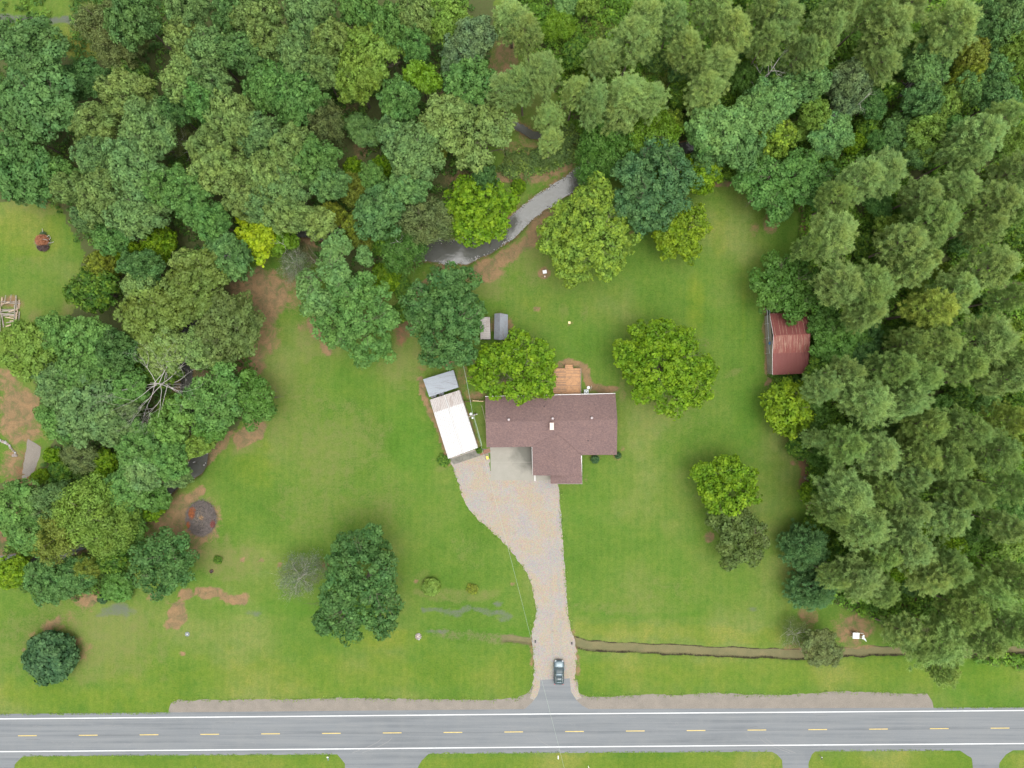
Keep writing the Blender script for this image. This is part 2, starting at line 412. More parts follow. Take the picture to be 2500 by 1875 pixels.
B_("dirt",2080,1535,50,45,0,.8); B_("dirt",2110,1580,44,9,0,.7); B_("clay",2250,1475,70,26,0,.9); B_("clay",2210,1500,60,40,0,.55); B_("dirt",1960,1580,60,14,0,.6)
B_("dirt",1975,1500,30,50,0,.6); B_("dry",2160,1500,110,80,0,.35)
B_("dirt",1110,885,60,14,-12,.85); B_("dirt",1155,900,18,36,0,.7); B_("dirt",1165,965,34,14,0,.8); B_("dirt",1130,930,16,40,0,.6); B_("dirt",1190,900,20,20,0,.5)
T_("dirt",[(1028,925),(1042,985),(1075,1060),(1098,1125)],9,.95,.35); T_("dirt",[(1122,960),(1150,1030),(1168,1090)],6,.85,.4); B_("dirt",1055,1125,8,8,0,.5); B_("dry",1075,1145,14,10,0,.7); B_("dirt",1090,1130,12,9,0,.8)
T_("dirt",[(1345,893),(1385,887),(1420,893),(1432,920),(1446,945),(1500,952)],11,.95,.4); B_("dry",1470,952,40,10,0,.7); B_("dirt",1330,900,40,18,0,.9)
B_("dirt",1300,945,90,30,0,.8); B_("dirt",1520,1098,8,14,0,.6); B_("dirt",1432,1168,10,10,0,.6); B_("dirt",1455,1118,14,9,0,.7); B_("dirt",1508,1115,14,9,0,.7)
T_("dirt",[(1188,985),(1192,1020),(1190,1050)],4,.6)
for q in ((1096,785),(1410,900)): pass
B_("dirt",1225,800,40,36,0,.9)                                   # under the big garden trees
B_("litter",1096,780,55,60,0,.7); B_("litter",1250,900,60,50,0,.6); B_("litter",850,760,60,60,0,.4)
# around the brush pile and the south-west corner
B_("dirt",492,1270,50,54,0,.95,.35); T_("dirt",[(490,1200),(455,1225),(437,1265),(436,1310)],13,.95,.5); T_("dirt",[(420,1230),(405,1270),(400,1310),(430,1340)],12,.7); B_("dirt",475,1330,26,36,0,.75); B_("dirt",494,1198,9,9,0,1,.4)
B_("dirt",400,1290,60,80,0,.8); B_("dirt",440,1240,40,40,0,.8); B_("dry",540,1360,110,46,0,.85); B_("dry",560,1395,60,30,0,.6)
B_("dirt",455,1450,26,16,0,.95,.4); T_("dirt",[(490,1448),(530,1446),(560,1458),(596,1462)],15,1,.35); B_("dirt",431,1503,26,36,10,1,.22); B_("dirt",215,1450,40,36,-40,.85); T_("dirt",[(240,1410),(270,1390),(300,1392)],12,.9)
T_("dirt",[(90,1570),(120,1530),(140,1515)],12,.9,.5); B_("dirt",130,1530,70,26,-35,.5); B_("dirt",195,1580,34,40,0,.55); B_("dirt",222,1577,8,10,0,.6); B_("dirt",375,1455,26,12,0,.7)
for (x, y) in ((592,1367),(638,1368),(1250,1427),(446,1596),(57,1586),(1018,1419),(517,1394),(680,1380)): B_("dirt",x,y,8,6,0,.85,.4)
B_("clay",797,1380,16,12,0,.9); B_("dry",1040,1418,20,30,0,.4); B_("dry",1120,1447,80,14,0,.65); T_("dry",[(1020,1445),(1130,1460),(1200,1455)],14,.6)
B_("mud",290,1492,48,24,0,.75,.6,1.4); B_("mud",624,1497,26,10,0,.6,.7,1.4); T_("mud",[(1030,1488),(1110,1494),(1190,1490),(1240,1505)],11,.68,.7,1.8); B_("mud",1215,1474,14,8,0,.8); B_("mud",1228,1510,26,9,0,.6); B_("mud",1060,1542,40,7,0,.55)
B_("mud",1835,1488,14,8,0,.6); T_("lush",[(1050,1540),(1200,1550),(1300,1548)],16,.8); B_("lush",700,1485,260,22,0,.8); B_("lush",560,1490,120,40,0,.5)
T_("lush",[(1400,1500),(1600,1505),(1700,1495)],9,.7); T_("dry",[(1420,1480),(1560,1490)],16,.4)
# neighbour's yard on the west edge
B_("dirt",40,1010,75,95,0,.95); B_("dirt",0,930,90,40,0,.8); T_("clay",[(20,1290),(45,1200),(70,1110)],34,.9); B_("dirt",40,1140,50,50,0,.8); B_("dirt",100,1230,30,14,0,.6); B_("dry",90,780,20,40,0,.8); B_("dry",170,770,26,55,10,.85); B_("dirt",25,735,40,18,0,.8)
B_("dry",80,500,90,26,10,.6); B_("dirt",120,500,60,16,0,.35); B_("lime",200,100,75,58,0,.9); T_("mud",[(-100,46),(100,48),(225,52)],10,.95,.4); T_("dry",[(235,110),(270,150),(262,180)],8,.8); B_("dry",60,640,60,30,0,.35)
B_("dirt",1235,150,40,95,0,.75); B_("dirt",1270,370,60,46,0,.5); T_("dirt",[(1190,425),(1260,442),(1330,430),(1400,400)],15,.9,.5); B_("dirt",1130,440,50,40,0,.7)
B_("dirt",880,130,0.1); B_("dirt",850,250,26,50,0,.5); B_("dirt",880,370,20,46,0,.7)
T_("dirt",[(700,560),(760,585),(830,590)],16,.8); T_("dirt",[(470,860),(500,900),(480,960)],24,.7)
# mown grass: bands of brighter and deeper green
B_("lime",1700,740,24,90,0,.9,.7); B_("lime",1816,770,7,120,0,.5,.8); B_("lime",1760,560,30,60,0,.5); B_("lime",1300,740,40,30,0,.3)
T_("lime",[(300,1660),(1290,1640)],60,.5,.9); T_("lime",[(1420,1640),(2700,1650)],45,.6,.9); T_("lime",[(1420,1535),(1900,1555)],22,.6); T_("lime",[(20,1700),(420,1710)],40,.7,.9)
T_("lime",[(-200,1868),(3000,1860)],26,.6); B_("lime",930,1560,110,30,0,.8); B_("lime",620,1150,60,60,0,.6); B_("lime",640,1090,40,20,0,.5); B_("lime",60,560,120,90,0,.6)
B_("lush",1240,1030,60,30,0,.4); B_("lush",1000,1080,60,130,-20,.7); B_("lush",1400,1240,50,60,0,.55); B_("lush",1120,1200,40,60,-30,.4); B_("lush",820,920,120,30,0,.35); B_("lush",1830,1050,40,160,0,.5); B_("lush",1380,560,120,70,0,.4); B_("lush",1440,830,120,50,0,.35)
B_("dry",830,1080,130,120,0,.5); B_("dry",720,1000,120,140,0,.42); B_("dry",780,1230,160,90,0,.35); B_("dry",940,1230,60,80,0,.4); B_("dry",1600,1000,160,110,0,.25); B_("dry",200,1560,260,120,0,.55); B_("dry",1150,1340,60,50,0,.3); B_("dry",1620,1440,110,50,0,.28)
B_("lush",1000,1180,160,40,0,.25)
T_("dirt",[(c[0],c[1]) for c in CREEK[4:16]],46,.55,.8); T_("dirt",[(c[0],c[1]) for c in CREEK[15:]],34,.7,.8); T_("dirt",[(c[0],c[1]) for c in BROOK],20,.6,.8)
creekbed = sstep(1.5, 1.0, cd); chan["dirt"] = np.maximum(chan["dirt"], creekbed)
chan["ditch"] = np.maximum(sstep(1.12, .85, dd), sstep(10, 7, ddw)*sstep(1215, 1235, PX))
chan["ditch"] = np.maximum(chan["ditch"], .4*sstep(30, 5, ddw))
T_("dirt",[(1396,1545),(1404,1590),(1408,1640)],10,.8,.5); T_("dirt",[(1306,1545),(1300,1620)],7,.8)
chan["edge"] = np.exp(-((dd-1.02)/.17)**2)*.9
# property line: the verge east of it is mown separately
chan["lush"] = np.maximum(chan["lush"], .45*(PX > 2281)*(PY > 1600)*(PY < 1735))

nyy, nxx = GX.shape
Vg = np.stack([GX, GY, ZG], 2).reshape(-1, 3)
ii = np.arange(nyy*nxx).reshape(nyy, nxx)
F = np.stack([ii[:-1,:-1], ii[:-1,1:], ii[1:,1:], ii[1:,:-1]], 2).reshape(-1, 4)
me = bpy.data.meshes.new("ground"); me.vertices.add(len(Vg)); me.vertices.foreach_set("co", Vg.astype(np.float32).ravel())
me.loops.add(F.size); me.loops.foreach_set("vertex_index", F.astype(np.int32).ravel())
me.polygons.add(len(F)); me.polygons.foreach_set("loop_start", np.arange(0, F.size, 4, dtype=np.int32)); me.polygons.foreach_set("loop_total", np.full(len(F), 4, dtype=np.int32))
me.polygons.foreach_set("use_smooth", np.ones(len(F), bool))
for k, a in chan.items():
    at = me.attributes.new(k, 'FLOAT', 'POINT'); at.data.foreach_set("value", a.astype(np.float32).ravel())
me.update(calc_edges=True)
ground = bpy.data.objects.new("ground", me); COL.objects.link(ground)
tag(ground, "mown green lawn with bare soil patches, a creek bed and a roadside ditch", kind="structure")

def ground_f(m, N, L, b):
    v = geo_pos(N)
    def att(k):
        a = N.new("ShaderNodeAttribute"); a.attribute_name = k; return a.outputs["Fac"]
    big = nnode(N, L, .05, 3, .55, v); mid = nnode(N, L, .35, 5, .65, v, .3); fine = nnode(N, L, 3.2, 5, .75, v); grain = nnode(N, L, 9, 3, .8, v)
    g = ramp(N, L, big, [(.36, (.055,.120,.014)), (.47, (.068,.134,.018)), (.55, (.078,.136,.022)), (.66, (.102,.150,.034))])
    g = mix(N, L, ramp(N, L, mid, [(.35,(0,0,0)),(.7,(1,1,1))]), g, mix(N, L, 1, g, (1.22,1.07,1.05), 'MULTIPLY'))
    # mowing passes, faint
    mp = N.new("ShaderNodeMapping"); mp.inputs["Rotation"].default_value = (0,0,math.radians(1)); L.new(v, mp.inputs[0])
    wv = N.new("ShaderNodeTexWave"); wv.bands_direction = 'X'; wv.inputs["Scale"].default_value = .22; wv.inputs["Distortion"].default_value = 1.6; wv.inputs["Detail"].default_value = 2; wv.inputs["Detail Scale"].default_value=.6; L.new(mp.outputs[0], wv.inputs[0])
    g = mix(N, L, math_(N, L, 'MULTIPLY', wv.outputs["Fac"], .24), g, mix(N, L, 1, g, (1.3,1.2,1.2), 'MULTIPLY'))
    sp = ramp(N, L, fine, [(.3, (.72,.74,.66)), (.5, (1,1,1)), (.72, (1.28,1.22,1.3))])
    g = mix(N, L, 1, g, sp, 'MULTIPLY')
    midp = nnode(N, L, .55, 6, .72, v, .6)
    def lay(c, k, col, lo=.28, hi=.72, nz=.55):
        w = math_(N, L, 'MULTIPLY_ADD', math_(N, L, 'SUBTRACT', fine, .5), nz*1.9, att(k))
        w = math_(N, L, 'MULTIPLY_ADD', math_(N, L, 'SUBTRACT', midp, .5), nz*2.4, w)
        zero = math_(N, L, 'GREATER_THAN', att(k), .02)
        w = math_(N, L, 'MULTIPLY', math_(N, L, 'SMOOTHSTEP' if False else 'MULTIPLY', math_(N, L, 'SUBTRACT', w, lo, clamp=True), 1/(hi-lo), clamp=True), zero)
        return mix(N, L, w, c, col)
    def two(c1, c2, f=None): return mix(N, L, ramp(N, L, f if f is not None else mid, [(.35,(0,0,0)),(.68,(1,1,1))]), c1, c2)
    grainm = ramp(N, L, grain, [(.3, (.74,.74,.74)), (.7, (1.2,1.2,1.2))])
    def gr(c): return mix(N, L, 1, c, grainm, 'MULTIPLY')
    patch = nnode(N, L, .9, 6, .72, v, .5)
    g = mix(N, L, ramp(N, L, patch, [(.42,(0,0,0)),(.66,(.75,.75,.75))]), g, mix(N, L, 1, g, (1.30,1.08,1.35), 'MULTIPLY'))
    g = mix(N, L, ramp(N, L, patch, [(.30,(.6,.6,.6)),(.46,(0,0,0))]), g, mix(N, L, 1, g, (.80,.88,.75), 'MULTIPLY'))
    g = lay(g, "lush", mix(N, L, 1, g, (.80,.97,.75), 'MULTIPLY'), .1, .9, .3)
    g = lay(g, "lime", mix(N, L, 1, g, (1.30,1.10,.85), 'MULTIPLY'), .1, 1.0, .3)
    g = lay(g, "dry", gr(two((.165,.15,.058), (.13,.15,.042))), .2, 1.2, .7)
    g = lay(g, "litter", gr(two((.080,.078,.034), (.065,.10,.026), fine)), .3, .7, .5)
    g = lay(g, "ditch", gr(two((.165,.145,.072), (.12,.118,.058))), .3, .6, .35)
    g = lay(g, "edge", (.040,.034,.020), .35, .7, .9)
    g = lay(g, "mud", gr((.105,.12,.09)), .3, .9, .45)
    g = lay(g, "dirt", gr(mix(N, L, ramp(N, L, midp, [(.38,(0,0,0)),(.62,(1,1,1))]), two((.15,.115,.062), (.12,.10,.05), fine), two((.26,.165,.085), (.20,.125,.065), fine))), .3, .85, .75)
    g = lay(g, "clay", gr(mix(N, L, ramp(N, L, midp, [(.38,(0,0,0)),(.62,(1,1,1))]), two((.12,.08,.045), (.10,.085,.04), fine), two((.22,.12,.06), (.16,.09,.05), fine))), .3, .85, .75)
    L.new(g, b.inputs["Base Color"]); b.inputs["Roughness"].default_value = .95; b.inputs["Specular IOR Level"].default_value = .15
    bump(N, L, b, math_(N, L, 'ADD', fine, grain), .5, .06)
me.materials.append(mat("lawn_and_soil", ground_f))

# creek water
def ribbon(name, pts, wid, z, material, jit=0, seed=1, uvs=False, **kw):
    rnd = random.Random(seed); mb = MB()
    for i in range(len(pts)):
        a = Vector(pts[max(i-1, 0)]); c = Vector(pts[min(i+1, len(pts)-1)]); t = (c-a).normalized(); n = Vector((-t.y, t.x))
        w = wid[i] if hasattr(wid, "__len__") else wid
        for s_ in (-1, 1):
            q = Vector(pts[i]) + n*s_*(w*.5+rnd.uniform(-jit, jit)); mb.v.append(tuple(P(q.x, q.y)[:2])+(z,))
        if i: k = 2*i; mb.f.append((k-2, k-1, k+1, k))
    o = mb.obj(name, material)
    # faces must look up
    me_ = o.data; me_.update()
    if me_.polygons and me_.polygons[0].normal.z < 0: me_.flip_normals()
    return tag(o, **kw)
def water_f(m, N, L, b):
    v = geo_pos(N); a = nnode(N, L, .35, 4, .6, v, .6)
    c = ramp(N, L, a, [(.35, (.080,.080,.066)), (.58, (.092,.095,.085)), (.76, (.055,.045,.028))])
    L.new(c, b.inputs["Base Color"]); b.inputs["Roughness"].default_value = .10; b.inputs["IOR"].default_value = 1.75; b.inputs["Specular IOR Level"].default_value = .5
    w = nnode(N, L, 1.3, 4, .6, v, .8); bump(N, L, b, w, .35, .08)
ribbon("creek_water", [(x, y) for x, y in CREEK], [w*1.25 for w in CREEK_W], -.95, mat("muddy_creek_water", water_f), label="shallow grey creek winding between the trees", kind="structure")
ribbon("brook_water", BROOK, [22]*len(BROOK), -.93, bpy.data.materials["muddy_creek_water"], label="narrow brook feeding the creek in the clearing", kind="structure")

# ------------------------------------------------------------------ paved and gravel surfaces
def sheet(name, px, z, material, step=6, jit=0, seed=0, **kw):
    """flat sheet from an outline on the photograph's scale; jit roughens the edge by so many pixels"""
    rnd = random.Random(seed); out = []
    n = len(px)
    for i in range(n):
        a, c = Vector(px[i]), Vector(px[(i+1) % n]); L_ = (c-a).length; k = max(1, int(L_/step)) if jit else 1
        nn = Vector((-(c-a).y, (c-a).x)).normalized()
        for j in range(k):
            q = a+(c-a)*j/k
            if jit: q = q + nn*(mnoise(Vector((q.x*.08, q.y*.08, seed)))*jit*1.5 + rnd.uniform(-jit, jit)*.8)
            out.append(q)
    bm = bmesh.new(); vs = [bm.verts.new((P(q.x, q.y).x, P(q.x, q.y).y, z)) for q in out]
    f = bm.faces.new(vs); f.normal_update()
    if f.normal.z < 0: f.normal_flip()
    bmesh.ops.triangulate(bm, faces=[f])
    me = bpy.data.meshes.new(name); bm.to_mesh(me); bm.free(); me.materials.append(material)
    o = bpy.data.objects.new(name, me); COL.objects.link(o); return tag(o, **kw)

def gravel_f(m, N, L, b):
    v = geo_pos(N); big = nnode(N, L, .18, 4, .6, v, .3); fine = nnode(N, L, 7, 3, .85, v); vo = N.new("ShaderNodeTexVoronoi"); vo.inputs["Scale"].default_value = 6; L.new(v, vo.inputs["Vector"])
    c = ramp(N, L, big, [(.32, (.27,.252,.24)), (.46, (.30,.268,.232)), (.58, (.315,.262,.192)), (.72, (.28,.26,.242))])
    # two worn wheel tracks down the narrow part
    sx_ = N.new("ShaderNodeSeparateXYZ"); L.new(v, sx_.inputs[0])
    cx_ = math_(N, L, 'MULTIPLY_ADD', sx_.outputs["Y"], -.028, 7.5); off = math_(N, L, 'ABSOLUTE', math_(N, L, 'SUBTRACT', sx_.outputs["X"], cx_))
    tr = math_(N, L, 'SUBTRACT', 1, math_(N, L, 'MULTIPLY', math_(N, L, 'ABSOLUTE', math_(N, L, 'SUBTRACT', off, .85)), 2.2), clamp=True)
    low = math_(N, L, 'MULTIPLY', math_(N, L, 'SUBTRACT', -24, sx_.outputs["Y"]), .1, clamp=True)
    c = mix(N, L, math_(N, L, 'MULTIPLY', math_(N, L, 'MULTIPLY', tr, low), big), c, (.25,.245,.235))
    st = nnode(N, L, .45, 4, .7, v)
    c = mix(N, L, ramp(N, L, st, [(.60,(0,0,0)),(.75,(.55,.55,.55))]), c, (.17,.15,.115))
    c = mix(N, L, 1, c, ramp(N, L, fine, [(.3,(.72,.71,.7)),(.5,(1,1,1)),(.72,(1.25,1.25,1.27))]), 'MULTIPLY')
    c = mix(N, L, .25, c, mix(N, L, 1, c, vo.outputs["Color"], 'MULTIPLY'))
    L.new(c, b.inputs["Base Color"]); b.inputs["Roughness"].default_value = .95; bump(N, L, b, fine, .6, .04)
M["gravel"] = mat("tan_and_grey_gravel", gravel_f)
def shoulder_f(m, N, L, b):
    v = geo_pos(N); big = nnode(N, L, .5, 4, .6, v, .3); fine = nnode(N, L, 6, 3, .85, v)
    c = ramp(N, L, big, [(.3, (.165,.148,.125)), (.7, (.205,.18,.15))])
    c = mix(N, L, 1, c, ramp(N, L, fine, [(.3,(.7,.7,.7)),(.5,(1,1,1)),(.72,(1.25,1.25,1.27))]), 'MULTIPLY')
    L.new(c, b.inputs["Base Color"]); b.inputs["Roughness"].default_value = .95; bump(N, L, b, fine, .6, .04)
M["shoulder"] = mat("roadside_gravel", shoulder_f)
def asphalt_f(m, N, L, b):
    v = geo_pos(N)
    mp = N.new("ShaderNodeMapping"); mp.inputs["Scale"].default_value = (.04, 1.5, 1); mp.inputs["Rotation"].default_value = (0,0,math.radians(-.48)); L.new(v, mp.inputs[0])
    streak = nnode(N, L, .9, 5, .6, mp.outputs[0]); mid = nnode(N, L, .25, 4, .6, v, .3); fine = nnode(N, L, 8, 2, .8, v)
    c = ramp(N, L, streak, [(.34, (.112,.122,.130)), (.5, (.142,.153,.161)), (.66, (.162,.172,.178))])
    c = mix(N, L, ramp(N, L, mid, [(.4,(0,0,0)),(.75,(.5,.5,.5))]), c, (.165,.172,.172))
    # hairline cracks, sealed
    mp2 = N.new("ShaderNodeMapping"); mp2.inputs["Scale"].default_value = (.5, 1.0, 1); L.new(v, mp2.inputs[0])
    n_ = nnode(N, L, .22, 5, .7, mp2.outputs[0], 1.2); cr = math_(N, L, 'ABSOLUTE', math_(N, L, 'SUBTRACT', n_, .5))
    c = mix(N, L, ramp(N, L, cr, [(.0,(.35,.35,.35)),(.004,(0,0,0))]), c, (.215,.215,.21))
    c = mix(N, L, 1, c, ramp(N, L, fine, [(.3,(.9,.9,.9)),(.7,(1.08,1.08,1.08))]), 'MULTIPLY')
    L.new(c, b.inputs["Base Color"]); b.inputs["Roughness"].default_value = .85; bump(N, L, b, fine, .3, .01)
M["asphalt"] = mat("faded_grey_asphalt", asphalt_f)
def conc_f(m, N, L, b):
    v = geo_pos(N); mid = nnode(N, L, .5, 5, .6, v, .3); fine = nnode(N, L, 6, 3, .7, v)
    c = ramp(N, L, mid, [(.3, (.225,.215,.178)), (.7, (.26,.248,.21))])
    # a drip stain creeping out from the house corner
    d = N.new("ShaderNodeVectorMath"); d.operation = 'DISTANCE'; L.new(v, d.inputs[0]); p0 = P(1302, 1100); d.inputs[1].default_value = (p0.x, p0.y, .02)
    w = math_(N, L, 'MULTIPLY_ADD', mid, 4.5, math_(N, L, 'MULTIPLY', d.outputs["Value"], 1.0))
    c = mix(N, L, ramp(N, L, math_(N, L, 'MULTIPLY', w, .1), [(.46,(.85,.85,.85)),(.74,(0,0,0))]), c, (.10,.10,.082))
    c = mix(N, L, 1, c, ramp(N, L, fine, [(.3,(.94,.94,.94)),(.7,(1.05,1.05,1.05))]), 'MULTIPLY')
    L.new(c, b.inputs["Base Color"]); b.inputs["Roughness"].default_value = .85
M["concrete"] = mat("weathered_concrete", conc_f)
M["white_paint"] = simple("white_road_paint", (.55,.56,.56), .07, 3, .6, col2=(.6,.6,.6), scale2=1.5)
M["yellow_paint"] = simple("yellow_road_paint", (.47,.36,.10), .12, 3, .6, col2=(.55,.4,.15), scale2=1.5)

M['crack'] = simple('sealed_crack', (.085,.09,.095), .2, 3, .9); M['scuff'] = simple('pale_tyre_scuff', (.21,.21,.205), .15, 2, .9)
# road, from edge to edge of the picture and beyond it
ry = lambda y0, X: y0 - .0084*X
road = sheet("road", [(-6000, 1742+.0070*6000), (0, 1743), (1250, 1731.5), (2500, 1727), (9000, 1700), (9000, 1790), (2500, 1831.5), (1250, 1839), (0, 1847), (-6000, 1890)], .010, M["asphalt"], kind="structure", label="two lane grey asphalt road with white edge lines and yellow dashes")
def strip(name, pts, w, z, material, parent):
    mb = MB()
    for i, (x, y) in enumerate(pts):
        mb.v += [tuple(P(x, y-w/2)[:2])+(z,), tuple(P(x, y+w/2)[:2])+(z,)]
        if i: k = 2*i; mb.f.append((k-2, k-1, k+1, k))
    return mb.obj(name, material, parent)
strip("edge_line", [(-6000, 1805), (0, 1755), (700, 1749), (1300, 1743.2), (1900, 1739), (2500, 1734.5), (9000, 1680)], 2.25, .016, M["white_paint"], road)
strip("edge_line", [(-6000, 1884), (0, 1835), (700, 1829.5), (1300, 1824), (1900, 1819.4), (2500, 1815.2), (9000, 1770)], 2.25, .016, M["white_paint"], road)
strip("centre_seam", [(-400, 1802), (0, 1797.6), (1250, 1787.4), (2500, 1778.2), (2900, 1775)], .55, .0135, M["crack"], road)
rk = random.Random(12)
for i in range(16):
    X = rk.uniform(20, 2480); y_ = rk.uniform(1752, 1822)-.0084*X; pts = [(X, y_)]
    for j in range(rk.randint(4, 9)): pts.append((pts[-1][0]+rk.uniform(3, 11), pts[-1][1]+rk.uniform(-1.3, 1.3)))
    strip("crack", pts, .5, .0132, M["scuff"] if rk.random() < .6 else M["crack"], road)
for sgn_, x0_ in ((-1, 1928), (-1, 1942), (1, 860), (1, 884), (-1, 1385)):
    strip("tyre_scuff", [(x0_+sgn_*62*math.sin(t*1.5)**1.0*(1)+sgn_*12*t, 1838-38*t-.0084*0) for t in [k/9 for k in range(10)]], .9, .0134, M["scuff"], road)
dash0 = None
for i in range(-6, 24):
    X = 67+148.4*i; Y = 1796.6-.0078*X
    if dash0 is None:
        m_ = MB().box(-1.88, 1.88, -.08, .08, 0, .004); dash0 = m_.obj("centre_dash", M["yellow_paint"], road); o = dash0
    else:
        o = dash0.copy(); COL.objects.link(o); o.parent = road
    o.location = P(X, Y) + Vector((0, 0, .014)); o.rotation_euler = (0, 0, math.radians(.46))

sheet("gravel_shoulder", [(418,1716),(436,1708),(470,1711),(500,1706),(540,1710),(640,1706),(720,1708),(830,1703),(960,1706),(1100,1708),(1200,1709),(1262,1704),(1292,1690),(1300,1672),(1320,1672),(1322,1700),(1300,1724),(1284,1736),(1000,1738),(600,1743),(410,1745)], .006, M["shoulder"], 7, 1.3, 3, kind="structure", label="gravel shoulder of the road west of the driveway mouth")
sheet("gravel_shoulder", [(1392,1660),(1410,1660),(1412,1690),(1432,1701),(1470,1702),(1530,1698),(1600,1695),(1660,1697),(1740,1691),(1830,1696),(1900,1697),(1960,1694),(2040,1688),(2120,1690),(2200,1693),(2262,1693),(2277,1712),(2280,1731),(2000,1732),(1600,1734),(1440,1735),(1405,1728),(1390,1700)], .006, M["shoulder"], 7, 1.3, 4, kind="structure", label="gravel shoulder of the road east of the driveway mouth")
sheet("gravel_driveway", [(1096,1118),(1104,1138),(1119,1182),(1131,1220),(1146,1243),(1166,1268),(1192,1290),(1222,1318),(1246,1342),(1268,1374),(1286,1398),(1297,1428),(1305,1464),(1309,1492),(1304,1520),(1298,1540),(1300,1565),(1303,1600),(1303,1640),(1300,1680),(1294,1704),(1318,1716),(1390,1716),(1420,1704),(1412,1690),(1405,1655),(1408,1620),(1408,1590),(1404,1568),(1398,1548),(1388,1500),(1384,1458),(1380,1400),(1376,1350),(1372,1290),(1369,1243),(1364,1190),(1360,1168),(1320,1160),(1196,1150),(1192,1096),(1170,1095),(1150,1100)], .008, M["gravel"], 6, 1.5, 6, kind="structure", label="tan gravel driveway widening up to the house")
sheet("driveway_apron", [(1318.8,1660),(1391,1656),(1394,1688),(1408,1710),(1422,1723),(1446,1735),(1446,1742),(1260,1744),(1262,1739),(1282,1730),(1298,1716),(1311,1699),(1318,1680)], .0125, M["asphalt"], kind="structure", label="paved mouth of the driveway where it joins the road")
for nm, px_, sd in (("neighbour_driveway", [(818,1836),(828,1846),(842,1864),(846,1990),(1010,1990),(1020,1872),(1030,1856),(1048,1840),(1060,1834)], 1), ("neighbour_driveway", [(1876,1829),(1896,1842),(1910,1856),(1916,1990),(1972,1990),(1974,1860),(1982,1842),(1994,1830)], 2), ("neighbour_driveway", [(2332,1826),(2352,1838),(2372,1850),(2390,1990),(2430,1990),(2440,1862),(2456,1842),(2482,1826)], 3), ("neighbour_driveway", [(-80,1842),(-60,1990),(24,1990),(36,1866),(52,1850),(70,1842)], 4)):
    lab = {1: "wide paved driveway mouth south of the road", 2: "narrow gravelly driveway mouth south of the road", 3: "cracked driveway mouth by the photograph's bottom corner near the woods", 4: "driveway mouth south of the road at its west end"}[sd]
    sheet(nm, px_, .013, M["asphalt"], 8, .6, sd, kind="structure", label=lab)
slab = sheet("concrete_slab", [(1196.8,1093),(1198.5,1172.6),(1345,1172.6),(1345,1090),(1196.8,1090)], .03, M["concrete"], kind="structure", label="pale concrete parking slab in the corner of the house")
M["joint"] = simple("slab_joint", (.30,.285,.24), .1)
MB().box(P(1199,0).x, P(1345,0).x, P(0,1128.6).y, P(0,1128).y, .03, .033).obj("joint", M["joint"], slab)
M["stained"] = simple("stained_concrete", (.15,.145,.12), .2, 2.5, .9, col2=(.09,.085,.07), scale2=.8)
sheet("concrete_walk", [(1098,1122),(1166,1098),(1197,1094),(1197,1106),(1174,1112),(1108,1134)], .02, M["stained"], kind="structure", label="stained concrete strip in front of the white metal garage")
sheet("gravel_path", [(68,1072),(84,1080),(100,1092),(98,1112),(84,1150),(74,1204),(50,1222),(20,1240),(-60,1300),(-60,1262),(0,1234),(38,1214),(50,1180),(60,1120)], .012, M["shoulder"], 6, 1, 12, kind="structure", label="grey gravel path in the neighbour's yard")
# ------------------------------------------------------------------ buildings
def shingle_f(m, N, L, b):
    v = geo_pos(N); fine = nnode(N, L, 3.4, 4, .85, v); mid = nnode(N, L, .5, 4, .6, v)
    br = N.new("ShaderNodeTexBrick"); br.inputs["Scale"].default_value = 1; br.inputs["Brick Width"].default_value = .34; br.inputs["Row Height"].default_value = .145; br.inputs["Mortar Size"].default_value = .008
    br.inputs["Color1"].default_value = (.135,.088,.082,1); br.inputs["Color2"].default_value = (.165,.108,.098,1); br.inputs["Mortar"].default_value = (.085,.055,.052,1); L.new(v, br.inputs["Vector"])
    c = mix(N, L, 1, br.outputs["Color"], ramp(N, L, fine, [(.3,(.68,.68,.71)),(.5,(1,1,1)),(.7,(1.3,1.28,1.25))]), 'MULTIPLY')
    c = mix(N, L, 1, c, ramp(N, L, mid, [(.3,(.93,.93,.95)),(.7,(1.06,1.04,1.02))]), 'MULTIPLY')
    L.new(c, b.inputs["Base Color"]); b.inputs["Roughness"].default_value = .95; bump(N, L, b, fine, .4, .03)
M["shingle"] = mat("brown_asphalt_shingles", shingle_f)
M["shingle_ridge"] = simple("brown_ridge_shingles", (.175,.112,.10), .2, 4, .95)
M["white_trim"] = simple("white_trim", (.75,.74,.72), .05, 4, .5)
M["brick"] = simple("red_brown_brick", (.30,.14,.09), .3, 9, .9)
M["glass"] = simple("dark_window_glass", (.03,.035,.04), .1, 1, .08)
M["buff"] = simple("buff_flue_tile", (.62,.50,.44), .08, 5, .8)
M["vent"] = simple("grey_vent_metal", (.42,.36,.36), .1, 5, .4, .3)
M["darkvent"] = simple("dark_pipe_boot", (.08,.06,.06), .1, 5, .6)
M["wood_grey"] = simple("weathered_grey_wood", (.27,.24,.20), .3, 5, .9, col2=(.19,.16,.13))
M["wood_brown"] = simple("brown_fence_wood", (.17,.10,.065), .3, 5, .9)
M["white_metal"] = None

def slab_quad(name, A, B, C, D, th, material, parent):
    """a roof plane A B C D (looking down, any order round the edge) with thickness th below"""
    up = [Vector(p) for p in (A, B, C, D)]; n = (up[1]-up[0]).cross(up[2]-up[0])
    if n.z < 0: up = up[::-1]
    dn = [p - Vector((0, 0, th)) for p in up]
    v = up+dn; f = [(0,1,2,3), (7,6,5,4)]+[(i, i+4, (i+1) % 4+4, (i+1) % 4) for i in range(4)]
    return mesh_obj(name, v, f, material, parent)
def Z(p, z): return Vector((p[0], p[1], z))
def E(X, Y, z): return P(X, Y, z)

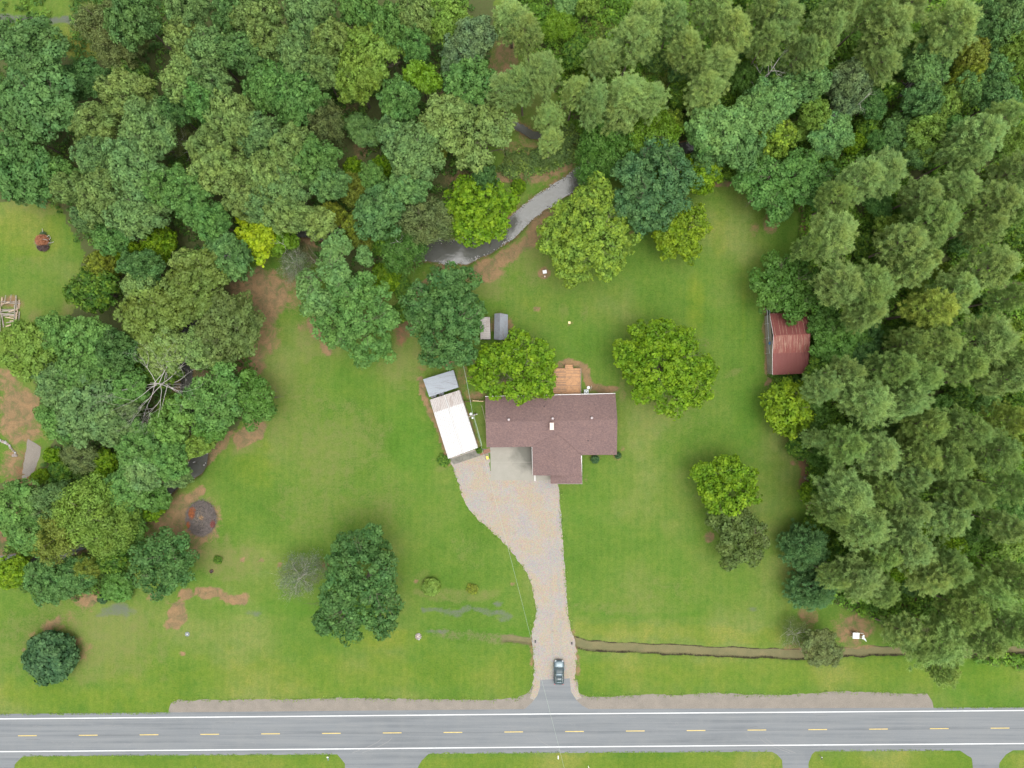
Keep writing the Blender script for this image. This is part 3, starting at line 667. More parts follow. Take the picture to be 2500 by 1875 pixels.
he, hr = 2.7, 4.45
house = empty("house", P(1345, 1030), 0, label="brown shingled house with a wing reaching toward the driveway", cat="house")
HOUSE0 = P(1345, 1030)
def sub(o, root):           # keep world placement under the root
    o.parent = root; o.matrix_parent_inverse = Matrix.Translation(-root.location); return o
NW, NE = E(1184.4, 968.7, he), E(1502.4, 961.2, he); RW, RE = E(1185.6, 1030.5, hr), E(1507.4, 1024.5, hr)
SW, SM = E(1187.7, 1092.6, he+.05), E(1298, 1090.5, he+.05); SE, SMe = E(1506, 1110.5, he), E(1419.5, 1110.8, he)
RM = E(1298, 1028.5, hr); RMe = E(1419.5, 1026.2, hr)
roof = slab_quad("roof_slope", NW, NE, RE, RW, .16, M["shingle"], None); sub(roof, house)
sub(slab_quad("roof_slope", RW, RM, SM, SW, .16, M["shingle"], None), house)
sub(slab_quad("roof_slope", RMe, RE, SE, SMe, .16, M["shingle"], None), house)
sub(slab_quad("roof_slope", RM, RMe, SMe+Vector((0,0,.0)), SM, .15, M["shingle"], None), house)
# the wing: ridge runs toward the road, dying into the main slope
wr = 3.75; wx0, wx1 = 1299.5, 1420.0; xm = 1360
wN = E(xm, 1058, wr)
sub(slab_quad("wing_roof_slope", E(wx0, 1088, he+.12), wN, E(xm, 1161.5, wr), E(1301, 1160.4, he+.04), .14, M["shingle"], None), house)
sub(slab_quad("wing_roof_slope", wN+Vector((.012,0,0)), E(1418.6, 1111, he+.12), E(1420.6, 1161.5, he+.04), E(xm, 1161.5, wr)+Vector((.012,0,0)), .14, M["shingle"], None), house)
# small projecting gable below it
sub(slab_quad("gable_slope", E(1344, 1161.7, he-.1), E(1382, 1161.7, wr-.42), E(1382, 1181.2, wr-.42), E(1344.5, 1181.2, he-.1), .12, M["shingle"], None), house)
sub(slab_quad("gable_slope", E(1382.15, 1161.7, wr-.42), E(1421, 1161.7, he), E(1421.2, 1181.2, he), E(1382.15, 1181.2, wr-.42), .12, M["shingle"], None), house)
def ridge(A, B, r=.11):
    return
    o = MB().tube([A+Vector((0,0,-.03)), B+Vector((0,0,-.03))], [r, r], 6).obj("ridge_cap", M["shingle_ridge"]); sub(o, house)
ridge(RW, RE, .09)
def gutter(A, B, w=.12, z=-.04, name="gutter"):
    A, B = Vector(A), Vector(B); t = (B-A).normalized(); n = Vector((t.y, -t.x, 0))
    mb = MB(); L_ = (B-A).length; Mx = Matrix.Translation(A+Vector((0,0,z))) @ Matrix(((t.x, n.x, 0, 0), (t.y, n.y, 0, 0), (t.z, 0, 1, 0), (0,0,0,1)))
    mb.box(0, L_, .004, w, -.12, -.1, Mx); mb.box(0, L_, w-.02, w, -.1, .03, Mx); mb.box(0, L_, .004, .02, -.1, .0, Mx)
    o = mb.obj(name, M["white_trim"]); sub(o, house)
gutter(SE, SMe, .17); gutter(NE, NW, .12); gutter(E(1421.2, 1181.4, he), E(1420.4, 1112.5, he), -.19); gutter(SM, SW, .10)
gutter(E(1421, 1181.6, he-.05), E(1344.5, 1181.6, he-.1), .08); gutter(E(1300.4,1160,he), E(1298,1091,he), .08)
# walls with brick, windows and doors under the eaves
def wall(X0, Y0, X1, Y1, z1=2.62, name="wall", material=None, t=.2):
    a, b = P(X0, Y0), P(X1, Y1); d = (b-a); L_ = d.length; d.normalize(); n = Vector((-d.y, d.x, 0))
    Mx = Matrix(((d.x, n.x, 0, a.x), (d.y, n.y, 0, a.y), (0, 0, 1, 0), (0,0,0,1)))
    o = MB().box(0, L_, -t/2, t/2, 0, z1, Mx).obj(name, material or M["brick"]); sub(o, house); return Mx, L_
k = (H-he)/H
def g_(X, Y, ins=6): return (1250+(X-1250)*k, 937.5+(Y-937.5)*k)
a = g_(1191, 975); b_ = g_(1499, 969); c_ = g_(1500, 1103); d_ = g_(1414, 1104); e_ = g_(1414, 1175); f_ = g_(1350, 1175); h_ = g_(1350, 1154); i_ = g_(1305, 1154); j_ = g_(1305, 1086); l_ = g_(1192, 1087)
ring = [a, b_, c_, d_, e_, f_, h_, i_, j_, l_]
for q in range(len(ring)):
    p0, p1 = ring[q], ring[(q+1) % len(ring)]; Mx, L_ = wall(*p0, *p1)
    if L_ > 4:
        for w_ in range(int(L_//4)):
            x = (w_+.5)*L_/int(L_//4)
            for s_ in (-1, 1):
                pass
            win = MB().box(x-.6, x+.6, .09, .14, 1.0, 2.2, Mx).obj("window", M["white_trim"]); sub(win, house)
            pane = MB().box(x-.52, x+.52, .12, .155, 1.08, 2.12, Mx).obj("pane", M["glass"], win)
door = MB().box(-.5, .5, -.05, .05, 0, 2.05, Matrix.Translation(P(1362, 1174.4*k+937.5*(1-k)))).obj("front_door", M["white_trim"]); sub(door, house)
# pieces standing on the roof
def roof_z(X, Y):
    t = (Y-1027)/ (1111-1027) if Y > 1027 else (1027-Y)/(1027-965)
    return hr-(hr-he)*t
def roofpiece(X, Y, prof, material, name, n=14):
    z = roof_z(X, Y); p = P(X, Y, z); o = MB().lathe((p.x, p.y, p.z-.15), prof, n).obj(name, material, None, True); return sub(o, house)
ch = P(1346.5, 1040, 4.25)
chim = MB().box(ch.x-.36, ch.x+.36, ch.y-.66, ch.y+.66, 3.7, 5.15).obj("chimney", M["brick"]); sub(chim, house)
cap = MB().box(ch.x-.40, ch.x+.40, ch.y-.70, ch.y+.70, 5.16, 5.24).obj("chimney_cap", M["buff"], chim); cap.matrix_parent_inverse = Matrix.Identity(4)
for yy in (-.47, 0, .47):
    for xx in (-.19, .19):
        MB().box(ch.x+xx-.17, ch.x+xx+.17, ch.y+yy-.215, ch.y+yy+.215, 5.243, 5.30).obj("flue_tile", M["buff"], chim)
for X, Y in ((1242, 1024), (1349, 1021.5), (1444.5, 1020)):
    tv = roofpiece(X, Y, [(.30,0),(.30,.17),(.17,.19),(.17,.38)], M["darkvent"], "turbine_vent")
    z = roof_z(X, Y); p = P(X, Y, z); MB().lathe((p.x, p.y, p.z+.2), [(.22,.03),(.29,.08),(.24,.2),(.1,.28)], 14).obj("vent_dome", M["vent"], tv, True)
for X, Y in ((1329, 992), (1451, 987), (1436, 1076), (1326, 971)):
    roofpiece(X, Y, [(.16,0),(.15,.17),(.06,.19),(.06,.55)], M["darkvent"], "vent_pipe", 10)
MB().box(-.06,.06,-.6,.6,.035,.12, Matrix.Translation(P(1306, 1167))).obj("downspout_extension", M["white_trim"]).name
ds = bpy.data.objects["downspout_extension"]; sub(ds, house)

# ribbed metal roofs, laid sheet by sheet
def metal_f(base, stain, stain_at, metal=.25, rough=.5, dots=None, streak=(1,1,1)):
    def f(m, N, L, b):
        v = coords(N); mp = N.new("ShaderNodeMapping"); mp.inputs["Scale"].default_value = streak; L.new(v, mp.inputs[0])
        s = nnode(N, L, .9, 5, .7, mp.outputs[0], .3); fine = nnode(N, L, 5, 3, .7, v)
        c = mix(N, L, ramp(N, L, s, [(stain_at,(0,0,0)),(min(1,stain_at+.16),(1,1,1))]), base, stain)
        c = mix(N, L, 1, c, ramp(N, L, fine, [(.3,(.93,.93,.93)),(.7,(1.05,1.05,1.05))]), 'MULTIPLY')
        L.new(c, b.inputs["Base Color"]); b.inputs["Metallic"].default_value = metal; b.inputs["Roughness"].default_value = rough
    return f
M["white_roof"] = mat("white_ribbed_metal", metal_f((.54,.535,.53), (.36,.34,.32), .60, .0, .45, streak=(1.6,.22,1)))
M["white_roof_dirty"] = mat("white_metal_stained_with_rust_dust", metal_f((.38,.345,.32), (.22,.17,.145), .50, .0, .55, streak=(2.2,.3,1)))
M["zinc"] = mat("galvanised_ribbed_metal", metal_f((.27,.295,.32), (.17,.155,.175), .56, .25, .5, streak=(.35,2.5,1)))
M["red_roof"] = mat("faded_red_metal", metal_f((.20,.056,.043), (.28,.15,.11), .52, .05, .6, streak=(3.0,.35,1)))
M["red_roof_dark"] = mat("dull_red_metal", metal_f((.17,.050,.042), (.23,.11,.085), .60, .05, .6, streak=(3.0,.5,1)))
M["rust_line"] = simple("bare_worn_rib", (.40,.26,.19), .35, 3, .7, col2=(.27,.10,.07), scale2=1.2)
M["grey_wall"] = simple("grey_shed_wall", (.20,.19,.18), .2, 4, .8)
M["dark_gap"] = simple("dark_stored_goods", (.05,.05,.055), .3, 3, .7)

def sheets(root, A, B, C, D, n, ribs, material, name="roof_panel", rib=.035, split=None, pick=None, ribmat=None):
    """panels side by side from edge A-B (top) down to D-C (bottom); each a thin sheet with raised ribs running down the slope"""
    A, B, C, D = map(Vector, (A, B, C, D)); nrm = (B-A).cross(D-A)
    nrm = -nrm.normalized() if nrm.z < 0 else nrm.normalized()
    rnd = random.Random(n*7+ribs)
    for i in range(n):
        u0, u1 = i/n, (i+1)/n; mb = MB(); lift = nrm*(.006*(i % 2)+rnd.uniform(0, .004))
        us, hs_ = [u0+.001], [0]
        for r in range(ribs):
            c = u0+(u1-u0)*(r+.5)/ribs; w = (u1-u0)/ribs*.22
            us += [c-w, c-w*.3, c+w*.3, c+w]; hs_ += [0, rib, rib, 0]
        us.append(u1-.001); hs_.append(0)
        for u, h_ in zip(us, hs_):
            t_ = A.lerp(B, u)+nrm*h_+lift; q_ = D.lerp(C, u)+nrm*h_+lift; mb.v += [tuple(t_), tuple(q_)]
        K = len(us)
        for j in range(K-1): mb.f.append((2*j, 2*j+2, 2*j+3, 2*j+1))
        base = len(mb.v)
        for (x, y, z) in list(mb.v[:2*K:1]): mb.v.append((x, y, z-.04))
        for j in range(K-1): mb.f.append((base+2*j, base+2*j+1, base+2*j+3, base+2*j+2))
        for j in range(K-1):
            for s_ in (0, 1): mb.f.append((2*j+s_, 2*j+2+s_, base+2*j+2+s_, base+2*j+s_))
        mb.f += [(0, 1, base+1, base), (2*K-2, 2*K-1, base+2*K-1, base+2*K-2)]
        m_ = material if not pick else pick(i)
        o = mb.obj(name, m_); sub(o, root); o.data.materials.append(M['rib_shade'] if m_.name.startswith('white') else m_)
        for j in range(1, K-2):
            if hs_[j] != hs_[j+1]: o.data.polygons[j].material_index = 1  # rib sides take the painted shade on white roofs
        o.data.update()
        bm = bmesh.new(); bm.from_mesh(o.data); bmesh.ops.recalc_face_normals(bm, faces=bm.faces); bm.to_mesh(o.data); bm.free()

M["rib_shade"] = simple("shade_along_the_ribs", (.30,.28,.265), .12, 3, .7)  # darker rib sides: groove shade put into the colour so the ribs show
# white metal garage
gA, gB, gC, gD = (1049, 976), (1121.5, 952.5), (1166.5, 1093), (1094.5, 1120)
GE, GR = 2.7, 3.15
def gl(p, q, t): return (p[0]+(q[0]-p[0])*t, p[1]+(q[1]-p[1])*t)
top_mid, bot_mid = gl(gA, gB, .5), gl(gD, gC, .5)
gar = empty("metal_garage", P(1108, 1036), 0, label="long white ribbed metal garage beside the house, half its roof end rust stained", cat="garage")
tA, tM, tB = E(*gA, GE), E(*top_mid, GR), E(*gB, GE); bA, bM_, bB = E(*gD, GE), E(*bot_mid, GR), E(*gC, GE)
# the far fifth of the roof is dirtier: overlapped sheets, split across
def lerpv(a, b, t): return a.lerp(b, t)
for (a0, a1, m_, nm) in ((0, .22, M["white_roof_dirty"], "stained"), (.2205, .60, M["white_roof"], "a"), (.6005, 1, M["white_roof"], "b")):
    for (l0, r0, l1, r1) in ((tA, tM, bA, bM_), (tM, tB, bM_, bB)):
        sheets(gar, lerpv(l0, l1, a0), lerpv(r0, r1, a0), lerpv(r0, r1, a1), lerpv(l0, l1, a1), 3, 3, m_, rib=.06)
rc = MB().tube([tM+Vector((0,0,.03)), bM_+Vector((0,0,.03))], [.07,.07], 6).obj("ridge_cap", M["white_roof"]); sub(rc, gar)
def walls_poly(root, pts, z1, t, material, name="wall", k_=None):
    c = sum((Vector((p[0], p[1], 0)) for p in pts), Vector())/len(pts)
    ins = [Vector((p[0], p[1], 0)).lerp(c, .035) for p in pts]
    for i in range(len(ins)):
        a_, b2 = ins[i], ins[(i+1) % len(ins)]; d = b2-a_; L_ = d.length; d.normalize(); n_ = Vector((-d.y, d.x, 0))
        Mx = Matrix(((d.x, n_.x, 0, a_.x), (d.y, n_.y, 0, a_.y), (0,0,1,0), (0,0,0,1)))
        o = MB().box(t*.5+.002, L_-t*.5-.002 if i % 2 else L_, -t/2, t/2, 0, z1, Mx).obj(name, material); sub(o, root)
walls_poly(gar, [tA, tB, bB, bA], 2.62, .06, M["white_roof"])
o = MB().box(-1.4, 1.4, -.03, .03, .05, 2.2, Matrix.Translation(Vector(((bA.x+bB.x)/2, (bA.y+bB.y)/2+.12, 0))) @ Matrix.Rotation(math.radians(20.5), 4, 'Z')).obj("garage_door", M["white_trim"]); sub(o, gar)
# galvanised shed behind it
shd = empty("galvanised_shed", P(1076, 936), 0, label="small galvanised metal roofed shed end-on to the white garage", cat="shed")
sA, sB, sC, sD = E(1033, 926, 2.5), E(1107, 903.3, 2.5), E(1119.5, 945.5, 2.9), E(1048, 969, 2.9)
sheets(shd, sA, sD, sC, sB, 5, 4, M["zinc"], rib=.03)
walls_poly(shd, [sA, sB, sC, sD], 2.45, .06, M["grey_wall"])
# goods kept in the gap between shed and garage
for i, (x, y) in enumerate(((1056, 969), (1062, 967), (1074, 963), (1080, 961))):
    p = P(x, y, .9)
    o = MB().lathe((p.x, p.y, 0), [(.26,0),(.29,.3),(.29,.9),(.30,.92),(.27,.95)], 14).obj("metal_drum", M["zinc"] if i % 2 else M["grey_wall"], None, True)
    tag(o, ["dark drum in the gap behind the garage, at its open end", "pale drum in the gap behind the garage, second from its open end", "dark drum in the gap behind the garage, second from the house", "pale drum in the gap behind the garage, closest to the house"][i], "drum", "drums stored behind the white garage")

# red barn: ribs and sheets, worn streaks along the ribs of the upper road-side slope
barn = empty("red_barn", P(1920, 838), 0, label="faded red metal roofed barn under the trees at the wood's edge", cat="barn")
bNW, bNE = E(1879.5, 765.5, 3.0), E(1969.5, 762, 3.0); bRW, bRE = E(1888.6, 819.3, 5.1), E(1978.8, 815, 5.1)
bBW, bBE = E(1886.2, 863, 4.0), E(1976.2, 859.5, 4.0); bSW, bSE = E(1886.4, 915.3, 2.9), E(1972.5, 911.5, 2.9)
sheets(barn, bNW, bNE, bRE, bRW, 8, 3, M["red_roof_dark"], rib=.03)
sheets(barn, bRW, bRE, bBE, bBW, 8, 3, M["red_roof"], rib=.03)
sheets(barn, bBW+Vector((0,0,-.05)), bBE+Vector((0,0,-.05)), bSE, bSW, 8, 3, M["red_roof_dark"], rib=.03)
rc = MB().tube([bRW+Vector((0,0,.03)), bRE+Vector((0,0,.03))], [.08,.08], 6).obj("ridge_cap", M["red_roof"]); sub(rc, barn)
rs_ = random.Random(5)
for i in range(22):
    u = (i+.5)/22+rs_.uniform(-.008, .008); L0 = rs_.uniform(.0, .12); L1 = rs_.uniform(.55, 1.0)
    if rs_.random() < .12: continue
    nz = Vector((0, 0, .05)); a_ = bRW.lerp(bRE, u).lerp(bBW.lerp(bBE, u), L0)+nz; c_2 = bRW.lerp(bRE, u).lerp(bBW.lerp(bBE, u), L1)+nz
    o = MB().tube([a_, a_.lerp(c_2, .5), c_2], [.02, rs_.uniform(.03,.055), .02], 5).obj("worn_rib", M["rust_line"]); sub(o, barn)
for i in range(9):
    u = (i+rs_.uniform(.2,.8))/9; nz = Vector((0,0,.05)); a_ = bNW.lerp(bNE, u).lerp(bRW.lerp(bRE, u), rs_.uniform(.1,.4))+nz; c_2 = bNW.lerp(bNE, u).lerp(bRW.lerp(bRE, u), 1)+nz
    o = MB().tube([a_, a_.lerp(c_2, .5), c_2], [.015,.03,.03], 5).obj("worn_rib", M["rust_line"]); sub(o, barn)
walls_poly(barn, [bNW, bNE, bSE, bSW], 2.9, .1, M["wood_grey"])
for (q, r_) in ((bNW, bRW), (bRW, bBW), (bBW, bSW)):
    t_ = (r_-q); o = MB().tube([q+Vector((-.03,0,-.02)), r_+Vector((-.03,0,-.02))], [.03,.03], 4).obj("gable_trim", M["white_trim"]); sub(o, barn)
# timber and wire pen leaning on the barn's lawn side
pen = empty("wire_pen", P(1876, 810), 0, label="narrow wire mesh pen with grey rails along the lawn side of the barn", cat="pen")
M["galv"] = simple("galvanised_pipe", (.45,.48,.47), .1, 4, .5, .4)
M["pen_dark"] = simple("dark_green_pen_interior", (.028,.045,.035), .25, 3, .9)  # solid dark panel in place of the pen's dark interior
p0, p1, p2, p3 = E(1872.5, 752, 1.9), E(1878.6, 862, 1.9), E(1884, 859.5, 2.0), E(1879.5, 755, 2.0)
for a_, b2 in ((p0, p1), (p3, p2), (p0, p3), (p1, p2), (p0.lerp(p1, .34), p3.lerp(p2, .34)), (p0.lerp(p1, .66), p3.lerp(p2, .66))):
    o = MB().tube([a_, b2], [.055,.055], 6).obj("rail", M["galv"]); sub(o, pen)
for a_ in (p0, p1, p2, p3, p0.lerp(p1, .34), p0.lerp(p1, .66), p3.lerp(p2, .34), p3.lerp(p2, .66)):
    o = MB().tube([Z(a_, 0), a_], [.04,.04], 6).obj("post", M["galv"]); sub(o, pen)
for t0, t1 in ((0, .34), (.34, .66), (.66, 1)):
    o = slab_quad("mesh_panel", p0.lerp(p1, t0)-Vector((0,0,.06)), p3.lerp(p2, t0)-Vector((0,0,.06)), p3.lerp(p2, t1)-Vector((0,0,.06)), p0.lerp(p1, t1)-Vector((0,0,.06)), .01, M["pen_dark"], None); sub(o, pen)
M["blue_tarp"] = simple("blue_plastic", (.05,.13,.24), .2, 4, .5)
pb = P(1879, 838, 2.0)
bt = MB().lathe((pb.x, pb.y, pb.z-.05), [(.28,0),(.33,.3),(.33,.5),(.24,.56)], 12).obj("plastic_barrel", M["blue_tarp"]); tag(bt, "blue plastic barrel lying on the wire pen beside the barn", "barrel")

# grey shingled shed by the big tree and its pale-roofed neighbour
M["grey_shingle"] = simple("grey_shed_shingles", (.20,.215,.235), .16, 4, .9, col2=(.17,.165,.18))
gs = empty("garden_shed", P(1221, 795), 0, label="small grey roofed garden shed behind the big round oak", cat="shed")
e1, r1 = 2.3, 3.3
qA, qB, qM, qN = E(1207.3, 766, e1), E(1206, 828, e1), E(1220.6, 764.4, r1), E(1220.6, 830, r1); qC, qD = E(1240, 768, e1), E(1240, 828, e1)
sub(slab_quad("roof_slope", qA, qM, qN, qB, .08, M["grey_shingle"], None), gs); sub(slab_quad("roof_slope", qM+Vector((.01,0,0)), qC, qD, qN+Vector((.01,0,0)), .08, M["grey_shingle"], None), gs)
M["dark_wall"] = simple("dark_brown_shed_wall", (.06,.045,.045), .2, 5, .8)
walls_poly(gs, [Vector((qA.x+.05, qA.y, 0)), qC, qD, Vector((qB.x+.05, qB.y, 0))], 2.2, .08, M["dark_wall"])
o = MB().tube([qM+Vector((0,0,.02)), qN+Vector((0,0,.02))], [.06,.06], 6).obj("ridge_cap", M["grey_shingle"]); sub(o, gs)
ps = empty("lean_to_shed", P(1185, 808), 0, label="pale metal roofed lean-to half hidden under the big round oak", cat="shed")
sheets(ps, E(1165, 779, 2.3), E(1196, 776, 2.5), E(1198, 828, 2.5), E(1167, 828, 2.3), 1, 1, M["zinc"], rib=.02) if False else None
lA, lB, lC, lD = E(1172, 774, 2.3), E(1196, 774, 2.5), E(1197.5, 828, 2.5), E(1173, 828, 2.3)
sheets(ps, lA, lD, lC, lB, 5, 2, M["white_roof_dirty"], rib=.03)
walls_poly(ps, [lA, lB, lC, lD], 2.2, .06, M["dark_wall"])

# ------------------------------------------------------------------ deck, air conditioner, fence and the small things round the house
M["deck"] = simple("orange_stained_deck_boards", (.43,.235,.115), .14, 3.5, .8, col2=(.26,.155,.09), scale2=1.4)
deck = empty("wooden_deck", P(1388, 930), 0, label="orange brown wooden deck with a step at the back of the house", cat="deck")
dz = .55; x0, x1 = P(1350, 0, dz).x, P(1417.5, 0, dz).x; y0, y1 = P(0, 964, dz).y, P(0, 899.5, dz).y
nb = 36; bw = (y1-y0)/nb; proto = None; rb = random.Random(9)
M["deck_dark"] = simple("greyed_deck_board", (.29,.17,.10), .2, 4, .85, col2=(.22,.15,.10), scale2=1.6)
pm = {}
for i in range(nb):
    for sgi, (xa, xb) in enumerate(((x0, x0+(x1-x0)*.47), (x0+(x1-x0)*.47+.012, x1))):
        key = (sgi, rb.random() < (.55 if sgi == 0 else .16))
        if key not in pm:
            pm[key] = MB().box(xa, xb, -bw/2+.008, bw/2-.008, -.035, 0).obj("board", M["deck_dark"] if key[1] else M["deck"]); o = pm[key]
        else:
            o = pm[key].copy(); COL.objects.link(o)
        o.location = (0, y0+(i+.5)*bw, dz+rb.uniform(-.004, .004)); sub(o, deck)
for (a_, b2) in (((1350, 964), (1350, 899)), ((1417.6, 964), (1417.6, 899)), ((1350, 899), (1417.6, 899))):
    pa, pb2 = P(*a_, dz), P(*b2, dz)
    o = MB().box(min(pa.x, pb2.x)-.03, max(pa.x, pb2.x)+.03, min(pa.y, pb2.y)-.03, max(pa.y, pb2.y)+.03, .12, dz-.04).obj("rim_board", M["wood_brown"]); sub(o, deck)
for (X, w_) in ((1418.2, .05),):
    pa, pb2 = P(X, 964, dz+.3), P(X, 899, dz+.3)
    o = MB().box(pa.x-.05, pa.x+.05, pa.y, pb2.y, dz+.28, dz+.34).obj("hand_rail", M["wood_grey"]); sub(o, deck)
    for t in range(5):
        yy = pa.y+(pb2.y-pa.y)*(t+.1)/4.4; o = MB().box(pa.x-.04, pa.x+.04, yy-.04, yy+.04, 0, dz+.277).obj("rail_post", M["wood_grey"]); sub(o, deck)
for k_, (ya, yb, zz) in enumerate(((899, 895, .55), (895, 890.5, .36))):
    pa, pb2 = P(1380, ya, zz), P(1398.5, yb, zz); 
    o = MB().box(pa.x, pb2.x, pa.y+.01, pb2.y, zz-.05 if k_ else .3, zz).obj("step", M["deck"]); sub(o, deck)
for X in (1379.3, 1399.5):
    pa, pb2 = P(X, 899, .6), P(X, 889.5, .6); o = MB().box(pa.x-.04, pa.x+.04, pa.y+.05, pb2.y, 0, .68).obj("step_side", M["wood_brown"]); sub(o, deck)

ac = empty("air_conditioner", P(1430.5, 956.5), 0, label="square pale air conditioning unit against the back wall by the deck", cat="air conditioner")
M["ac_case"] = simple("pale_unit_casing", (.62,.66,.66), .06, 5, .5); M["ac_grill"] = simple("dark_fan_grill", (.10,.14,.14), .3, 8, .6)
o = MB().box(-.42,.42,-.42,.42,.05,.85).obj("casing", M["ac_case"], ac)
mb = MB(); mb.lathe((0,0,.852), [(.33,0),(.33,.012)], 20); mb.obj("fan_opening", M["ac_grill"], ac)
g1 = MB().box(-.40,.40,-.012,.012,.872,.886); g1.box(-.012,.012,-.40,.40,.887,.90); g1.lathe((0,0,.86), [(.2,0),(.21,.02),(.16,.03)], 16)
g1.obj("fan_guard", M["galv"], ac); MB().box(-.48,.48,-.48,.48,0,.048).obj("pad", M["concrete"], ac)
dish = empty("satellite_dish", P(1436.5, 946.5), 0, label="small white satellite dish on a bent mast beside the air conditioner", cat="satellite dish")
MB().tube([(0,-.55,0),(0,-.55,.8),(.05,-.2,1.0)], [.03,.03,.03], 6).obj("mast", M["galv"], dish)
MB().lathe((0,0,0), [(.03,0),(.2,.03),(.32,.09),(.34,.10),(.2,.06),(.03,.04)], 18).obj("dish", M["white_trim"], dish, True); dd_ = dish.children[-1]; dd_.location = (.1,-.12,1.02); dd_.rotation_euler = (math.radians(-42), math.radians(18), 0)

fence = empty("board_fence", P(1158, 978), 0, label="low brown board fence joining the garage and the house", cat="fence")
fa, fb = P(1131, 981, .9), P(1186, 977.5, .9); n_b = 12
for i in range(n_b):
    q = fa.lerp(fb, (i+.5)/n_b); w_ = (fb-fa).length/n_b
    if i == 0: fb0 = MB().box(-w_/2+.01, w_/2-.01, -.02, .02, .03, 1.0).obj("board", M["wood_brown"]); o = fb0
    else: o = fb0.copy(); COL.objects.link(o)
    o.location = Z(q, 0); sub(o, fence)
for zz in (.3, .8):
    o = MB().box(0, (fb-fa).length, -.055, -.021, zz, zz+.09, Matrix.Translation(Z(fa, 0)) @ Matrix.Rotation(math.atan2(fb.y-fa.y, fb.x-fa.x), 4, 'Z')).obj("rail", M["wood_brown"]); sub(o, fence)
for i in range(4):
    q = fa.lerp(fb, i/3); o = MB().box(-.05,.05,.03,.12,0,1.08, Matrix.Translation(Z(q, 0))).obj("post", M["wood_grey"]); sub(o, fence)
pk = MB().box(-1.1, 1.1, -.07, .07, 1.02, 1.06, Matrix.Translation(Z(P(1167, 979.2, 1),0)) @ Matrix.Rotation(math.radians(-4), 4, 'Z')).obj("loose_plank", simple("pale_new_timber", (.55,.42,.22), .1)); tag(pk, "pale timber plank lying along the top of the board fence", "plank")
cab = MB(); 
for a_, b2 in (((1176, 990, .02), (1189, 1045, .02)),): cab.tube([P(*a_)+Vector((0,0,.0)), P(1181, 1008, .05), P(*b2)], [.05,.05,.05], 5)
o = cab.obj("garden_hose", simple("pale_hose", (.40,.38,.25), .1)); tag(o, "pale hose lying on the grass strip beside the house", "hose")
pl = empty("brick_planter", P(1184, 1103), math.radians(20), label="narrow red brick bed at the garage corner of the driveway", cat="planter")
for i in range(10):
    for s_ in (0, 1):
        if i == 0 and s_ == 0: br0 = MB().box(-.1,.1,-.05,.05,0,.12).obj("brick", M["brick"], pl); o = br0
        else: o = br0.copy(); COL.objects.link(o); o.parent = pl
        o.location = (-1.05+i*.222, -.3 if s_ else .3, .02)
MB().box(-1.1,1.1,-.24,.24,.01,.09).obj("soil", simple("planter_soil", (.20,.11,.07), .3), pl)
toy = empty("garden_cart", P(1190, 1117), .3, label="small yellow and black push cart left on the gravel by the garage", cat="cart")
M["yellow_plastic"] = simple("yellow_plastic", (.65,.52,.06), .1, 5, .5); M["black_rubber"] = simple("black_rubber", (.02,.02,.02), .2, 5, .8)
MB().box(-.22,.22,-.32,.32,.2,.42).obj("tray", M["yellow_plastic"], toy)
for x in (-.27,.27):
    MB().tube([(x-.04,-.1,.16),(x+.04,-.1,.16)], [.16,.16], 12).obj("wheel", M["black_rubber"], toy)
MB().tube([(-.2,.3,.35),(-.15,.75,.7),(.15,.75,.7),(.2,.3,.35)], [.02]*4, 5).obj("handle", M["black_rubber"], toy)

# utility pole with transformer, and its wires
pole = empty("utility_pole", P(1160.5, 1010), 0, label="wooden utility pole with pale transformers between garage and house", cat="utility pole")
base = P(1160.5, 1010); HP = 8.6
MB().tube([(0,0,-.3),(0,0,HP)], [.17,.12], 10).obj("pole", M["wood_grey"], pole, True)
MB().box(-.9,.9,-.05,.05,HP-.45,HP-.33, Matrix.Rotation(math.radians(18),4,'Z')).obj("crossarm", M["wood_grey"], pole)
MB().lathe((-.42,.28,HP-1.5), [(.05,-.02),(.27,0),(.27,.85),(.22,.95),(.07,1.0)], 14).obj("transformer", M["ac_case"], pole, True)
MB().lathe((-.12,-.45,HP-1.3), [(.05,-.02),(.19,0),(.19,.6),(.14,.7),(.05,.74)], 14).obj("transformer", M["ac_case"], pole, True)
MB().tube([(0,0,HP-1.4),(-.35,.25,HP-1.35)], [.04,.04], 5).obj("bracket", M["galv"], pole)
MB().tube([(.1,.1,HP-1),(.5,.28,HP-.7),(.85,.32,HP-.75)], [.025,.025,.02], 5).obj("lamp_arm", M["galv"], pole)
for x in (-.8,-.2,.3,.8):
    MB().lathe((x*math.cos(.314), x*math.sin(.314), HP-.33), [(.03,0),(.06,.05),(.04,.1),(.05,.14)], 8).obj("insulator", M["ac_case"], pole)
M["wire"] = simple("grey_green_cable", (.30,.36,.30), .1, 3, .6)
def cable(name, pts, r, label, sag=.6):
    out = []
    for i in range(len(pts)-1):
        a_, b2 = Vector(pts[i]), Vector(pts[i+1])
        for k_ in range(14):
            t = k_/14; q = a_.lerp(b2, t); q.z -= sag*4*t*(1-t); out.append(q)
    out.append(Vector(pts[-1])); o = MB().tube(out, [r]*len(out), 5).obj(name, M["wire"]); return tag(o, label, "cable")
top = base+Vector((0,0,HP-.3))
cable("power_line", [top, P(1246,1360,7.8)+Vector((.0,0,0)), P(1293,1545,8.2), P(1385,1905,8.6), P(1395,1945,8.6)], .018, "thin power line crossing the driveway from the pole to beyond the road", .25)
cable("power_line", [top, P(1136,914,8.2), P(1128,880,8.0)], .028, "thin power line running from the pole back over the yard", .2)
cable("service_drop", [top+Vector((.1,-.1,-.9)), P(1176.5,1088,3.0)], .045, "thick service cable from the pole down to the house corner", .35)

